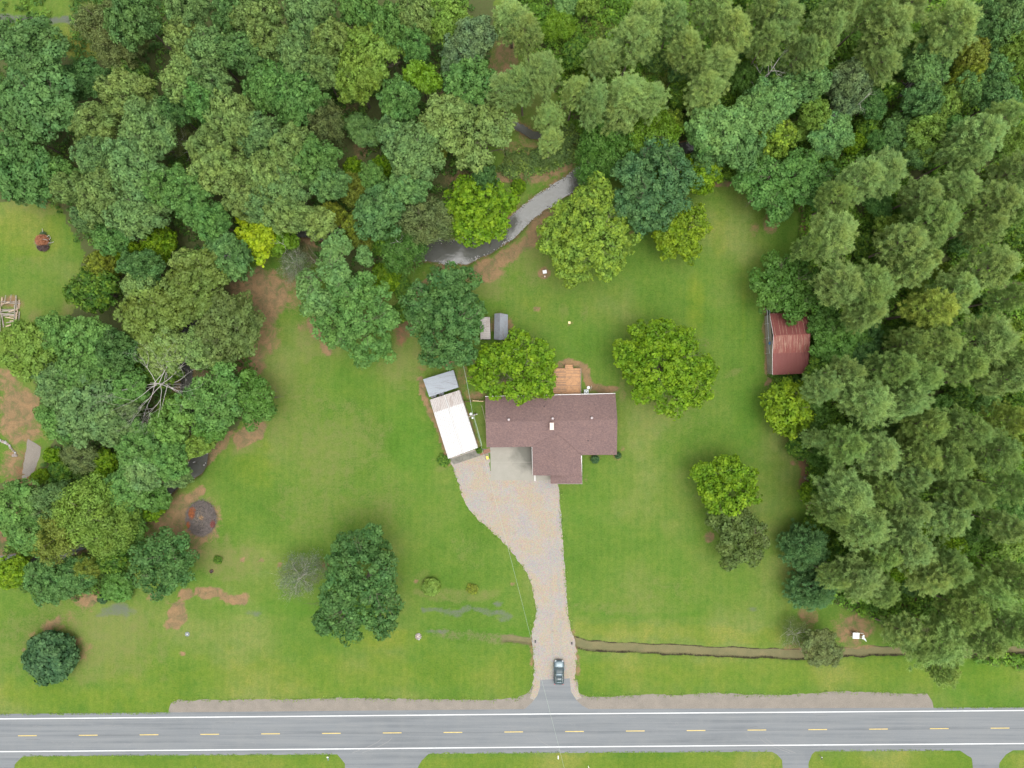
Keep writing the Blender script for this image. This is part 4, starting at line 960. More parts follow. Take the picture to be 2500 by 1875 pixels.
# ------------------------------------------------------------------ the car
car = empty("parked_car", P(1364, 1638), math.radians(-.8), label="dark blue grey family car parked at the mouth of the gravel driveway", cat="car")
car.scale = (1.07, 1.02, 1)
M["car_paint"] = mat("blue_grey_car_paint", lambda m, N, L, b: (b.inputs["Base Color"].__setattr__("default_value", (.07,.105,.12,1)), b.inputs["Metallic"].__setattr__("default_value", .45), b.inputs["Roughness"].__setattr__("default_value", .32), b.inputs["Coat Weight"].__setattr__("default_value", .7)))
M["car_glass"] = mat("tinted_car_glass", lambda m, N, L, b: (b.inputs["Base Color"].__setattr__("default_value", (.035,.06,.065,1)), b.inputs["Roughness"].__setattr__("default_value", .06), b.inputs["Specular IOR Level"].__setattr__("default_value", .9)))
M["car_black"] = simple("black_car_trim", (.02,.022,.025), .1, 5, .5)
M["lamp"] = simple("clear_lamp_glass", (.55,.58,.6), .05, 5, .15); M["red_lamp"] = simple("red_lamp_glass", (.35,.02,.02), .05, 5, .2)
def loft(name, secs, material, parent, smooth=True):
    """secs: (y, [(x, z) half outline from bottom centre up to top centre])"""
    mb = MB(); n = None
    for y, half in secs:
        full = [(x, z) for x, z in half]+[(-x, z) for x, z in half[::-1] if x > 1e-4]
        n = len(full); mb.v += [(x, y, z) for x, z in full]
    for i in range(len(secs)-1):
        for k_ in range(n): mb.f.append((i*n+k_, i*n+(k_+1) % n, (i+1)*n+(k_+1) % n, (i+1)*n+k_))
    mb.f.append(tuple(range(n))[::-1]); mb.f.append(tuple((len(secs)-1)*n+k_ for k_ in range(n)))
    o = mb.obj(name, material, parent, smooth)
    bm = bmesh.new(); bm.from_mesh(o.data); bmesh.ops.recalc_face_normals(bm, faces=bm.faces); bm.to_mesh(o.data); bm.free(); return o
def sec(y, w, zb, zs, zt, crown=.03): return (y, [(w*.5,zb),(w*.94,zb+.04),(w,zb+.2),(w*1.0,zs-.1),(w*.95,zs),(w*.82,zt-.01),(w*.4,zt+crown*.8)])
loft("body", [sec(2.36,.62,.35,.62,.66), sec(2.30,.80,.28,.70,.76), sec(2.05,.90,.22,.80,.87), sec(1.5,.94,.2,.88,.96), sec(.95,.95,.2,.92,1.02), sec(0,.95,.2,.95,1.03,.01), sec(-1.2,.95,.2,.97,1.04,.01), sec(-1.9,.93,.22,.97,1.03,.01), sec(-2.2,.88,.28,.92,.98), sec(-2.32,.78,.36,.82,.88)], M["car_paint"], car)
def cab_(y, w, zt, wt): return (y, [(w*.5,.98),(w,.99),(w*.97,1.05),(wt,zt-.06),(wt*.9,zt-.01),(wt*.45,zt+.02)])
loft("greenhouse_glass", [cab_(1.12,.80,1.04,.74), cab_(.95,.82,1.14,.76), cab_(.30,.85,1.58,.66), cab_(-.6,.86,1.63,.66), cab_(-1.5,.85,1.60,.64), cab_(-1.85,.83,1.42,.64), cab_(-2.14,.80,1.08,.70)], M["car_glass"], car)
def rf(y, w, z): return (y, [(w*.5,z-.01),(w,z-.015),(w*.97,z+.012),(w*.5,z+.03)])
loft("roof_panel", [rf(.24,.60,1.58), rf(.0,.63,1.62), rf(-.5,.64,1.65)], M["car_paint"], car)
loft("sunroof", [rf(-.53,.53,1.655), rf(-1.42,.52,1.63)], M["car_glass"], car)
loft("rear_roof_spoiler", [rf(-1.45,.62,1.61), rf(-1.72,.60,1.58)], M["car_paint"], car)
for x in (-.62,.62):
    MB().tube([(x,.1,1.66),(x,-.2,1.70),(x,-1.3,1.69),(x,-1.55,1.63)], [.02]*4, 6).obj("roof_rail", M["galv"], car)
    MB().tube([(x*1.0,.3,1.57),(x*1.24,1.08,1.05)], [.035,.04], 5).obj("windscreen_pillar", M["car_paint"], car)
    MB().tube([(x*1.02,-1.55,1.58),(x*1.27,-2.1,1.1)], [.045,.06], 5).obj("rear_pillar", M["car_paint"], car)
for x in (-1, 1):
    MB().box(x*.98-.02 if x > 0 else -1.13, 1.13 if x > 0 else x*.98+.02, .72,.90,1.0,1.14).obj("mirror", M["car_paint"], car)
    MB().box(*(sorted((x*.50, x*.78))), 2.12,2.33,.66,.79).obj("headlight", M["lamp"], car)
    MB().box(*(sorted((x*.62, x*.88))), -2.31,-2.16,.78,.93).obj("taillight", M["red_lamp"], car)
    for y in (1.42,-1.38):
        wh = MB().lathe((0,0,-.11), [(.2,0),(.33,.0),(.355,.04),(.355,.18),(.33,.22),(.2,.22)], 20).obj("wheel", M["black_rubber"], car, True)
        wh.location = (x*.86, y, .355); wh.rotation_euler = (0, math.radians(90), 0)
        rim = MB().lathe((0,0,.0), [(.05,-.125),(.2,-.115),(.2,.115),(.05,.125)], 16).obj("rim", M["galv"], wh, True)
MB().box(-.5,.5,2.30,2.385,.38,.56).obj("grille", M["car_black"], car); MB().box(-.3,.3,-2.355,-2.30,.5,.62).obj("number_plate", M["white_trim"], car)
MB().tube([(-.5,1.16,1.025),(0,1.24,1.045),(.5,1.16,1.025)], [.02]*3, 5).obj("wiper_cowl", M["car_black"], car)
MB().box(-.62,.62,-.52,-.49,1.66,1.685).obj("roof_gap", M["car_black"], car)

# ------------------------------------------------------------------ road-side and yard odds and ends
for X, Y, lab, hz in ((1307.5,1566,"dark mouth of the culvert pipe on the garage side of the driveway",math.radians(90)), (1395.5,1570.5,"dark mouth of the culvert pipe on the barn side of the driveway",math.radians(90))):
    cp = empty("culvert_pipe", P(X, Y), 0, label=lab, cat="pipe", group="culvert pipe ends under the driveway")
    s_ = -1 if X < 1350 else 1
    MB().tube([(-.1*s_,0,-.14),(.12*s_,0,-.14)], [.30,.30], 14).obj("pipe", M["car_black"], cp); 
    MB().tube([(.08*s_,0,-.14),(.16*s_,0,-.14)], [.35,.35], 14).obj("collar", M["car_black"], cp)
sgn = empty("fallen_sign", P(2084, 1547), 0, label="white board sign on legs in the tan clearing at the wood's road corner", cat="sign")
M["sign_white"] = simple("scuffed_white_board", (.74,.78,.76), .06, 2, .5, col2=(.45,.50,.48), scale2=2.6)
MB().box(-.68,.62,-.62,.55,1.0,1.06, Matrix.Rotation(math.radians(-4),4,'Z')).obj("board", M["sign_white"], sgn)
MB().box(1.28,1.62,-.42,.42,1.02,1.08, Matrix.Rotation(math.radians(-12),4,'Z')).obj("small_board", M["sign_white"], sgn)
for y in (.42,-.55): MB().tube([(-.6,y,.9),(1.5,y-.05,.92)], [.035,.035], 6).obj("rail", M["white_trim"], sgn)
for x, y in ((-.55,.4),(-.55,-.5),(.5,.4),(.5,-.5),(1.4,.35),(1.4,-.45)): MB().tube([(x,y,0),(x,y,.98)], [.035,.035], 6).obj("leg", M["white_trim"], sgn)
cs_ = MB(); a_, b2 = P(2104.5, 1552, .3), P(2116, 1567, .3); d_2 = (b2-a_).normalized(); n2_ = Vector((-d_2.y, d_2.x, 0))
cs_.v = [tuple(a_), tuple(a_.lerp(b2,.35)+n2_*.17), tuple(a_.lerp(b2,.7)+n2_*.15), tuple(b2), tuple(a_.lerp(b2,.6)-n2_*.13), tuple(a_.lerp(b2,.25)-n2_*.12)]; cs_.v += [(x,y,z-.28) for x,y,z in cs_.v]
cs_.f = [(5,4,3,2,1,0),(6,7,8,9,10,11)]+[(i,(i+1)%6,(i+1)%6+6,i+6) for i in range(6)]
o = cs_.obj("canoe_hull", M["sign_white"]); tag(o, "slim white upturned shell lying beside the white board sign", "boat shell")
bx = empty("electrical_box", P(1329.5, 664.5), .15, label="white utility box in the bare patch between creek and house", cat="utility box")
MB().box(-.38,.38,-.3,.3,0,.75).obj("cabinet", M["white_trim"], bx); MB().box(-.015,.015,-.31,.31,.752,.775).obj("lid_seam", M["galv"], bx); MB().box(-.40,.40,-.34,-.302,.1,.7).obj("door", M["ac_case"], bx)
o = MB().lathe((0,0,0), [(.12,0),(.12,.5),(.15,.52),(.10,.58)], 10).obj("well_cap", M["buff"]); o.location = P(1330, 675.5); tag(o, "small pale pipe cap just below the white utility box", "pipe cap")
o = MB().box(-.22,.22,-.22,.22,0,.12).obj("valve_lid", simple("pale_yellow_lid", (.72,.62,.30), .1)); o.location = P(1390, 787.5); tag(o, "pale yellow square lid in the middle of the back lawn", "valve cover")
# fire ring
def stone_mesh(seed, r=.2):
    rs = random.Random(seed); bm = bmesh.new(); bmesh.ops.create_icosphere(bm, subdivisions=1, radius=r)
    for v in bm.verts: v.co *= 1+.3*(mnoise(v.co*5+Vector((seed,0,0)))); v.co.z *= .65; v.co.x *= 1.15
    me = bpy.data.meshes.new("stone"); bm.to_mesh(me); bm.free(); return me
M["stone"] = simple("pale_field_stone", (.24,.20,.17), .25, 5, .9); M["stone_grey"] = simple("grey_field_stone", (.30,.29,.28), .25, 5, .9)
sm = [stone_mesh(i) for i in range(4)]
for i, m_ in enumerate(sm): m_.materials.append(M["stone"] if i % 2 else M["stone_grey"])
def stones(root, pts, sc=1.0, seed=0):
    rs = random.Random(seed)
    for i, (x, y) in enumerate(pts):
        o = bpy.data.objects.new("stone", sm[rs.randrange(4)]); COL.objects.link(o); o.parent = root
        o.location = (x, y, .08*sc); o.rotation_euler = (0,0,rs.uniform(0,6)); o.scale = (sc*rs.uniform(.7,1.3),)*3
fr = empty("fire_ring", P(1022, 1553.5), 0, label="small stone fire ring with pale ash on the front lawn", cat="fire ring")
stones(fr, [(.52*math.cos(a), .52*math.sin(a)) for a in [i*.7 for i in range(9)]], .95, 3)
MB().lathe((0,0,0), [(.42,.01),(.38,.06),(.15,.12)], 12).obj("ash", simple("ash_and_char", (.33,.28,.26), .7, 5, .9), fr)
MB().tube([(-.3,.05,.16),(0,-.02,.2),(.2,-.28,.17)], [.05,.06,.05], 6).obj("log", simple("pale_split_log", (.62,.55,.46), .1), fr)
fr2 = empty("metal_fire_ring", P(517, 1394.5), 0, label="rusty metal ring with dark soil near the brush pile", cat="fire ring")
MB().lathe((0,0,0), [(.36,0),(.36,.28),(.33,.28),(.33,.02)], 18).obj("ring", simple("rusty_steel", (.12,.06,.04), .4, 6, .8), fr2); MB().lathe((0,0,0), [(.32,.01),(.2,.08)], 12).obj("soil", simple("burnt_soil", (.05,.04,.035), .3), fr2)
mg = empty("metal_grate", P(457.5, 1548), 0, label="small dark round drain cover with a bright centre on the front lawn", cat="drain cover")
MB().lathe((0,0,0), [(.46,.0),(.46,.06),(.40,.07)], 16).obj("rim", simple("dark_iron", (.09,.11,.11), .4, 8, .6), mg); MB().lathe((0,0,.08), [(.09,0),(.09,.05)], 8).obj("knob", M["white_trim"], mg)
for i in range(5): MB().box(-.4,.4,-.3+i*.15-.015,-.3+i*.15+.015,.07,.095).obj("bar", M["galv"], mg)
mbx = empty("mailbox", P(804.5, 1844.5), .15, label="green post mailbox with a pale top by the wide driveway south of the road", cat="mailbox")
MB().box(-.05,.05,-.05,.05,0,1.05).obj("post", M["wood_grey"], mbx); MB().tube([(0,-.32,1.15),(0,.3,1.15)], [.13,.13], 10).obj("box", simple("green_mailbox", (.10,.22,.20), .1), mbx); MB().box(-.14,.14,.22,.42,1.2,1.31).obj("newspaper_slot", M["white_trim"], mbx)
fl = MB().box(-.05,.05,-.02,.02,1.28,1.48).obj("flag", simple("red_flag", (.5,.04,.03), .1), mbx)
o = MB().box(-.07,.07,-.35,.35,.55,.62).box(-.04,.04,-.04,.04,0,.55).obj("marker_board", M["white_trim"]); o.location = P(1362.3, 1845.3); tag(o, "short white marker board on the verge straight below the driveway", "marker")
o = MB().box(-.05,.05,-.16,.16,.5,.56).box(-.03,.03,-.03,.03,0,.5).obj("marker_board", M["white_trim"]); o.location = P(1436.3, 1869.5); o.rotation_euler = (0,0,.6); tag(o, "tiny tilted white marker near the photograph's bottom edge", "marker")
mb2 = empty("post_box", P(2000.5, 1844), 0, label="small dark mailbox on a post beside the narrow gravelly driveway", cat="mailbox")
MB().box(-.04,.04,-.04,.04,0,1.0).obj("post", M["wood_grey"], mb2); MB().tube([(0,-.25,1.1),(0,.22,1.1)], [.1,.1], 10).obj("box", M["car_black"], mb2); MB().box(-.09,.09,.18,.24,1.0,1.2).obj("door", M["white_trim"], mb2)
o = MB().tube([(0,0,0),(0,0,.7)], [.08,.07], 8).obj("cleanout_pipe", simple("teal_plastic", (.10,.35,.30), .1)); o.location = P(477, 1873); tag(o, "small teal capped pipe on the southern verge", "pipe")

# heap of salvaged boards at the neighbour's
pile = empty("board_pile", P(22, 758), 0, label="heap of grey weathered boards and frames in the neighbour's yard", cat="lumber pile")
rp = random.Random(4); lay_ = [MB().box(-1.5,1.5,-.09,.09,-.025,.025).obj("board", M["wood_grey"], pile), MB().box(-.9,.9,-.11,.11,-.025,.025).obj("board", simple("tan_weathered_board", (.38,.29,.21), .25, 5), pile)]
for i, q in enumerate(lay_): q.location = (-.3+i*.4, .2, .12)
for i in range(46):
    o = lay_[i % 2].copy(); COL.objects.link(o); o.parent = pile; r_ = rp.random()
    x = rp.uniform(-3.6, 2.5); a = math.radians(90+rp.gauss(3, 6)) if (x < -.9 or x > 1.3) else math.radians(rp.gauss(2, 7))
    o.location = (x, rp.uniform(-3.2, 1.9), .06+.012*i); o.rotation_euler = (rp.uniform(-.03,.03), rp.uniform(-.03,.03), a)
for pts in ([(-3.9,1.55),(-.2,1.75)],[(-.4,1.3),(-.1,3.0)],[(.8,1.7),(1.0,3.1)],[(1.9,2.3),(1.5,-2.5)]):
    o = MB().tube([Vector((*pts[0], .72)), Vector((*pts[1], .76))], [.07,.07], 4).obj("frame_timber", M["wood_grey"], pile)
neigh = empty("metal_lean_to", P(-14, 800), 0, label="red and pale blue metal roof edge at the photograph's left edge below the boards", cat="shed")
MB().box(-3,.95,1.2,5.0,2.1,2.16).obj("blue_roof", simple("pale_blue_metal", (.38,.50,.60), .1, 3, .5), neigh); MB().box(-3,1.2,-1.9,1.15,2.1,2.16).obj("red_roof", M["red_roof"], neigh)
MB().box(-2.9,.8,-1.8,4.9,0,2.08).obj("wall", M["grey_wall"], neigh)
arc = empty("stone_edging", P(0, 0), 0, label="curved row of pale stones edging the neighbour's flower bed", cat="stone edging")
arc.location = P(20, 1090)
c0 = P(20, 1090)
stones(arc, [tuple((P(x, y)-c0)[:2]) for x, y in ((-6,1076),(1,1075),(8,1078),(14,1080),(19,1084),(24,1088),(26,1093),(30,1097),(34,1101),(38,1105),(37,1110),(40,1112),(34,1112))], 1.45, 5)

# brush pile of cut limbs
rnd = random.Random(11)
bp = empty("brush_pile", P(492, 1265), 0, label="round pile of grey sticks with rusty leaf clumps beside the round tree", cat="brush pile")
def sticks(name, n, rx, ry, hmax, material, lmin, lmax, r0, parent, seed, cx=0, cy=0, radial=False):
    rs = random.Random(seed); mb = MB()
    for i in range(n):
        u = math.sqrt(rs.random()); a = rs.random()*6.283; x, y = cx+rx*u*math.cos(a), cy+ry*u*math.sin(a); z = hmax*(1-u*u*.8)*rs.uniform(.45, 1)+.05
        L_ = rs.uniform(lmin, lmax)/2; t = (a+rs.gauss(0, .5)) if radial else rs.random()*6.283; e = rs.gauss(0, .18)
        d = Vector((math.cos(t)*math.cos(e), math.sin(t)*math.cos(e), math.sin(e)))*L_; c = Vector((x, y, z)); md = c+Vector((rs.gauss(0,.06), rs.gauss(0,.06), rs.gauss(0,.05)))
        r_ = r0*rs.uniform(.5, 1.4); mb.tube([c-d, md, c+d], [r_, r_*.8, r_*.3], 3, cap=False)
    o = mb.obj(name, material, parent); return tag(o, kind="stuff")
M["stick"] = simple("grey_sticks", (.155,.132,.12), .35, 2, .9); M["stick_pale"] = simple("peeled_sticks", (.36,.30,.21), .3, 2, .9); M["rust_leaf"] = simple("rusty_dead_leaves", (.26,.085,.03), .4, 3, .9)
mb = MB(); mb.lathe((0,0,0), [(3.15,-.02),(2.7,.25),(1.6,.5),(.3,.62)], 24); o = mb.obj("pile_core", simple("brush_core", (.06,.048,.042), .4, 3, .95), bp, True); o.scale = (.93,1.12,1)
sticks("grey_sticks", 2600, 2.9, 3.45, .85, M["stick"], .5, 1.7, .028, bp, 1); sticks("pale_sticks", 150, 2.2, 2.6, .98, M["stick_pale"], .5, 1.5, .03, bp, 2)
sticks("tan_sticks", 60, .5, .7, 1.1, simple("tan_sticks", (.45,.27,.11), .3, 3, .9), .3, .8, .05, bp, 6, .35, .25)
def leafpatch(name, x, y, rx, ry, z, n, material, parent, seed, s=.13):
    rs = np.random.RandomState(seed); u = np.sqrt(rs.rand(n)); a = rs.rand(n)*6.283
    c = np.stack([x+rx*u*np.cos(a), y+ry*u*np.sin(a), z*(1-u*u*.6)+rs.rand(n)*.12], 1); nr = unit(rs.randn(n,3)*.6+np.array([0,0,1]))
    me = np_mesh(name, leaves(rs, c, nr, s*(.6+.8*rs.rand(n))), 4, rs.rand(n), rs.rand(n), material); o = bpy.data.objects.new(name, me); COL.objects.link(o); o.parent = parent; return tag(o, kind="stuff")
leafpatch("rusty_leaves", -1.55, .95, .85, 1.35, .8, 700, M["rust_leaf"], bp, 1); leafpatch("rusty_leaves", -2.4, -1.2, .4, .7, .5, 220, M["rust_leaf"], bp, 2); leafpatch("rusty_leaves", 2.3, -1.0, .5, .9, .5, 300, simple("red_brown_leaves", (.17,.05,.04), .3, 3), bp, 3)
sp = empty("dead_shrub_heap", P(106, 592), 0, label="rusty brown heap of dead brush on the neighbour's lawn", cat="brush heap")
leafpatch("dead_leaves", 0, .35, 1.35, 1.15, 1.0, 1100, simple("orange_brown_dead_leaves", (.25,.10,.045), .4, 3), sp, 4, .15); leafpatch("dark_dead_leaves", .1, -1.0, 1.15, .8, .6, 600, simple("dark_dead_leaves", (.06,.035,.03), .4, 3), sp, 5, .14)
leafpatch("green_regrowth", .1, 1.6, .6, .5, .5, 200, simple("regrown_leaves", (.05,.085,.03), .3, 3), sp, 6, .14)
mb = MB()
for pts in ([(.2,1.2,.3),(.1,2.0,.4),(0,2.7,.35)],[(.8,.9,.5),(1.5,1.4,.5),(1.7,.8,.4),(1.3,.4,.3)],[(.9,-.2,.4),(1.8,-.1,.3),(2.2,.1,.2)],[(-.2,.2,.9),(.6,.5,1.0),(1.4,.3,.8)]): mb.tube(pts, [.05]*len(pts), 4)
mb.obj("bare_branches", M["deadwood"], sp); sticks("twigs", 160, 1.5, 1.6, .9, M["stick"], .4, 1.2, .02, sp, 8)
# ------------------------------------------------------------------ trees: one of each build, then a copy for every tree in the picture
PROTO = {}
def proto(key, Rr, Hh, zc, crown, trunk): PROTO.setdefault(key, []).append((Rr, Hh, zc, crown, trunk))
for i in range(0):
    proto("OL", 9, 14.5, 8.6, crown_mesh("oak_crown", 10+i, 9, 5.9, 8.6, 1.15, .25, 92, M["leaf"], .13, .07), branch_mesh("oak_trunk", 10+i, 14, 8, M["bark"], 9, .42, .72, 2, .22))
for i in range(5):
    proto("OM", 5.5, 15, 10.5, crown_mesh("oak_crown", 20+i, 5.5, 4.5, 10.5, .98, .235, 84, M["leaf"], .16, .08), branch_mesh("oak_trunk", 20+i, 14, 5.0, M["bark"], 8, .27, .85, 2, .4))
for i in range(3):
    proto("OS", 3.4, 11, 8, crown_mesh("oak_crown", 30+i, 3.4, 3.0, 8, .8, .22, 70, M["leaf"], .17, .08), branch_mesh("oak_trunk", 30+i, 10.5, 3.2, M["bark"], 7, .18, .86, 1, .4))
for i in range(0):
    proto("BL", 8.5, 12, 6.6, crown_mesh("broadleaf_crown", 40+i, 8.5, 5.4, 6.6, .9, .27, 62, M["leaf_lit_tip"], .17, .10, loose=.24), branch_mesh("broadleaf_trunk", 40+i, 11.5, 7.8, M["bark"], 10, .36, .8, 2, .15))
for i in range(4):
    proto("BM", 4.6, 9, 5.4, crown_mesh("broadleaf_crown", 50+i, 4.6, 3.6, 5.4, .78, .26, 56, M["leaf_lit_tip"], .20, .10, loose=.26), branch_mesh("broadleaf_trunk", 50+i, 8.5, 4.4, M["bark"], 8, .2, .85, 1, .2))
for i in range(3):
    proto("FM", 4.8, 10, 6.4, crown_mesh("feathery_crown", 60+i, 4.8, 3.6, 6.4, .85, .20, 120, M["leaf"], .20, .12, aspect=.45, loose=.36), branch_mesh("feathery_trunk", 60+i, 9.5, 4.6, M["bark"], 8, .2, .85, 1, .25))
for i in range(2):
    proto("W", 4.2, 8, 4.6, crown_mesh("wispy_crown", 70+i, 4.2, 3.2, 4.6, 1.0, .13, 120, M["leaf"], .26, .22, aspect=.4, loose=.5, density=.8), branch_mesh("twiggy_trunk", 70+i, 7.6, 4.4, M["deadwood"], 16, .15, .92, 2, .15, .5))
for i in range(6):
    hp = (24, 22, 25, 23, 21, 24)[i]
    proto("P", 5.0, hp, hp*.76, pine_crown("pine_crown", 80+i, 5.0, hp, .50, 96, M["needle"], .50, 54, wid=.10), branch_mesh("pine_trunk", 80+i, hp, 3.6, M["pine_bark"], 26, .26, .97, 0, .50, .3))
for i in range(2):
    proto("J", 4.6, 9.5, 4.6, pine_crown("cedar_crown", 90+i, 4.8, 9.5, .10, 150, M["needle"], .40, 44, 12, .10), branch_mesh("cedar_trunk", 90+i, 9, 3, M["bark"], 14, .22, .95, 0, .1, .3))
for i in range(3):
    proto("S", 2.2, 2.6, 1.0, crown_mesh("shrub_foliage", 100+i, 2.2, 1.7, 1.0, .55, .17, 60, M["leaf_lit_tip"], .14, .05, zmin=-.45), branch_mesh("shrub_stems", 100+i, 2.2, 1.8, M["bark"], 9, .07, .6, 1, .02))
for i in range(2):
    proto("SD", 2.4, 3.8, 1.7, crown_mesh("dense_foliage", 110+i, 2.4, 2.0, 1.7, .6, .17, 110, M["leaf"], .07, .0, zmin=-.6, density=1.5, explicit=[(0,0,0,.88),(.25,.1,-.1,.7),(-.2,.2,-.1,.7),(0,-.28,-.1,.68)], stick=.15), branch_mesh("dense_stems", 110+i, 3.2, 1.8, M["bark"], 9, .1, .7, 1, .02))

C = dict(og=(.118,.208,.068), oo=(.150,.222,.060), on=(.090,.200,.044), od=(.054,.134,.032), te=(.074,.160,.044), tl=(.112,.222,.066), br=(.105,.210,.006), bm=(.062,.148,.018),
         li=(.23,.32,.008), yt=(.14,.23,.030), pi=(.225,.335,.105), pg=(.255,.365,.110), pd=(.205,.315,.082), sa=(.120,.185,.085), ju=(.088,.200,.066), wg=(.140,.165,.115), wo=(.120,.150,.050), py=(.26,.35,.065), yb=(.125,.205,.008), ol=(.105,.150,.022), te2=(.052,.128,.044), bo=(.085,.125,.028), gr=(.072,.175,.034), gl=(.105,.215,.038), dk=(.030,.080,.028), yo=(.16,.20,.025))
CN = dict(py="yellowish grey-green", bo="dull dark green", yb="yellow-green", ol="dark olive", og="grey-green", oo="olive-green", on="mid-green", od="dark green", te="bluish-green", tl="pale blue-green", br="bright green", bm="deep green", li="lime-yellow", yt="yellowish-green", pi="soft grey-green", pg="light grey-green", pd="dull green", sa="sage green", ju="blue-green", wg="silvery grey", wo="dull olive", dk="very dark green", yo="yellow-olive")
KN = dict(OL=("oak_tree", "oak"), OM=("oak_tree", "oak"), OS=("oak_tree", "oak"), BL=("broadleaf_tree", "tree"), BM=("broadleaf_tree", "tree"), FM=("feathery_tree", "tree"), W=("wispy_tree", "tree"), P=("pine_tree", "pine"), J=("cedar_tree", "cedar"), S=("shrub", "shrub"), SD=("shrub", "shrub"))
# kind, X, Y, radius (px of the photograph), height m, colour, [label], [crown aspect y/x]
# crowns whose outline the photograph shows clearly: each limb's mass of leaves at its own place (x, y, radius)
F_ = [
("BL","t",14,"yt","big pale lime-green leafy tree on the bank between creek and house",[(1464,466,34),(1428,478,30),(1512,524,24),(1430,536,62),(1356,566,38),(1376,520,26),(1516,588,38),(1407,612,58),(1400,655,38),(1484,640,40),(1340,600,26),(1470,580,52)]),
("BL","t",11.5,"br","big round bright green tree alone on the lawn past the deck",[(1562,812,28),(1611,810,30),(1656,836,40),(1528,866,34),(1596,850,40),(1596,900,58),(1671,889,48),(1722,900,30),(1697,946,40),(1645,972,42),(1577,949,38),(1540,905,30),(1650,920,50)]),
("BL","t",10.5,"br","leafy green tree overhanging the back roof and deck of the house",[(1264,828,22),(1290,836,26),(1194,870,27),(1246,878,38),(1312,868,34),(1166,906,26),(1194,932,32),(1270,910,46),(1330,924,28),(1262,956,30),(1340,957,16),(1208,952,22),(1302,938,34),(1320,895,30)]),
("OM","l",15,"tl","tall paler oak lobes rising behind the broad green lawn oak",[(826,602,30),(883,627,22),(811,636,30),(758,695,30),(781,744,38),(760,725,26),(822,668,34)]),
("OM","l",13,"on","broad green oak on the lawn between the dirt yard and the round oak",[(834,708,42),(909,712,42),(864,776,55),(939,776,38),(811,822,30),(886,836,48),(886,878,22),(939,848,25),(800,775,30)]),
("OL","l",14,"od","big round dark green oak covering the pale lean-to shed",[(1090,695,48),(1135,682,33),(1022,722,34),(1033,776,40),(1090,761,58),(1148,748,34),(1146,795,34),(1071,814,50),(1128,844,42),(1063,868,32),(1105,868,26),(1020,750,26)]),
("OL","l",15,"od","tall dark green oak alone on the front lawn",[(906,1314,35),(845,1335,38),(923,1340,38),(836,1395,44),(906,1395,58),(950,1421,34),(818,1456,38),(880,1465,54),(945,1482,36),(801,1513,32),(845,1541,30),(926,1528,32),(788,1535,20),(853,1565,16)]),
("OL","l",15,"te2","large dark bluish oak at the creek end of the east lawn",[(1596,371,38),(1645,380,34),(1539,426,43),(1607,426,58),(1660,433,42),(1532,490,36),(1599,490,54),(1648,490,34),(1569,535,32),(1606,540,24)]),
("BL","t",12,"br","round bright green tree standing over the creek bend",[(1188,443,28),(1143,463,33),(1116,501,30),(1165,501,56),(1216,490,36),(1242,499,18),(1128,550,32),(1165,563,38),(1208,546,32)]),
("BL","t",10,"br","bright green tree at the upper end of the pair on the east lawn",[(1776,1139,34),(1726,1161,34),(1804,1170,38),(1738,1207,34),(1780,1203,43),(1826,1203,24),(1748,1238,18),(1790,1235,18)]),
("OM","l",9,"bo","dull olive tree at the road end of the pair on the east lawn",[(1799,1287,46),(1743,1273,22),(1841,1287,30),(1790,1333,38),(1834,1343,28),(1780,1376,17),(1855,1318,20)]),
("BM","l",9,"bm","dense green tree overhanging the upper end of the red barn",[(1887,650,32),(1939,642,28),(1859,693,34),(1913,693,45),(1968,689,34),(1875,735,30),(1924,738,34),(1978,738,30),(1943,768,18)]),
("OM","l",9.5,"od","rounded dark leathery tree between brush pile and small bright bush",[(393,1318,28),(439,1322,21),(358,1355,33),(415,1360,40),(459,1368,25),(343,1403,29),(393,1408,40),(439,1406,27),(402,1434,17)]),
("OM","l",10,"gr","western crown of the wide low trees at the top of the east lawn",[(1823,416,34),(1860,401,29),(1817,452,27),(1873,445,41),(1849,488,25),(1894,490,28),(1894,522,22)]),
("OM","l",10.5,"gr","eastern crown of the wide low trees at the top of the east lawn",[(1926,409,36),(1970,401,34),(1951,452,46),(2001,422,36),(2007,463,30),(1981,492,24),(1930,482,24)]),
("BM","t",11,"li","bright lime-yellow tree at the forest edge by the dirt yard",[(605,545,21),(640,541,26),(612,573,28),(640,588,29),(634,616,20),(655,565,18)]),
("BM","l",8,"br","small green tree leaning out beside the lime-yellow tree",[(692,588,25),(715,592,14),(676,604,16)]),
("BM","t",9,"yb","round yellow-green tree on the lawn under the dark creek-side oak",[(1690,529,28),(1645,541,34),(1618,580,27),(1669,584,40),(1707,556,21),(1635,605,27),(1684,616,24)]),
("OM","l",10,"gl","pale lime-green tree at the bank below the bare dead tree",[(422,997,23),(394,1015,17),(445,1021,31),(398,1040,25),(433,1062,29),(398,1083,19),(450,1084,17)]),
("OM","l",12,"on","green tree with a rounded crown at the west lawn's edge",[(539,899,27),(554,930,33),(503,946,27),(473,976,25),(520,983,37),(563,976,35),(509,1023,31),(539,1011,33)]),
("OM","l",10,"bm","darker green tree jutting over the west lawn by the tan patch",[(603,925,23),(637,940,21),(610,968,31),(646,976,31),(618,1008,29),(658,1006,19)]),
("OM","l",17,"yt","large light yellow-green oak in the middle of the north-west wood",[(901,70,36),(939,89,35),(871,106,35),(920,124,43),(960,124,24),(858,162,33),(901,170,39),(885,200,24),(843,222,14),(926,181,25)]),
("OM","l",16,"oo","tall olive oak with knobbly crown on the creek's north side",[(1112,243,32),(1075,280,33),(1060,312,28),(1108,305,40),(1100,345,26),(1130,268,26)]),
("OM","l",15.5,"oo","olive oak leaning south next to the clearing above the creek",[(1195,285,34),(1232,302,28),(1190,330,34),(1220,345,22),(1140,365,32),(1170,395,28),(1128,388,18)]),
]
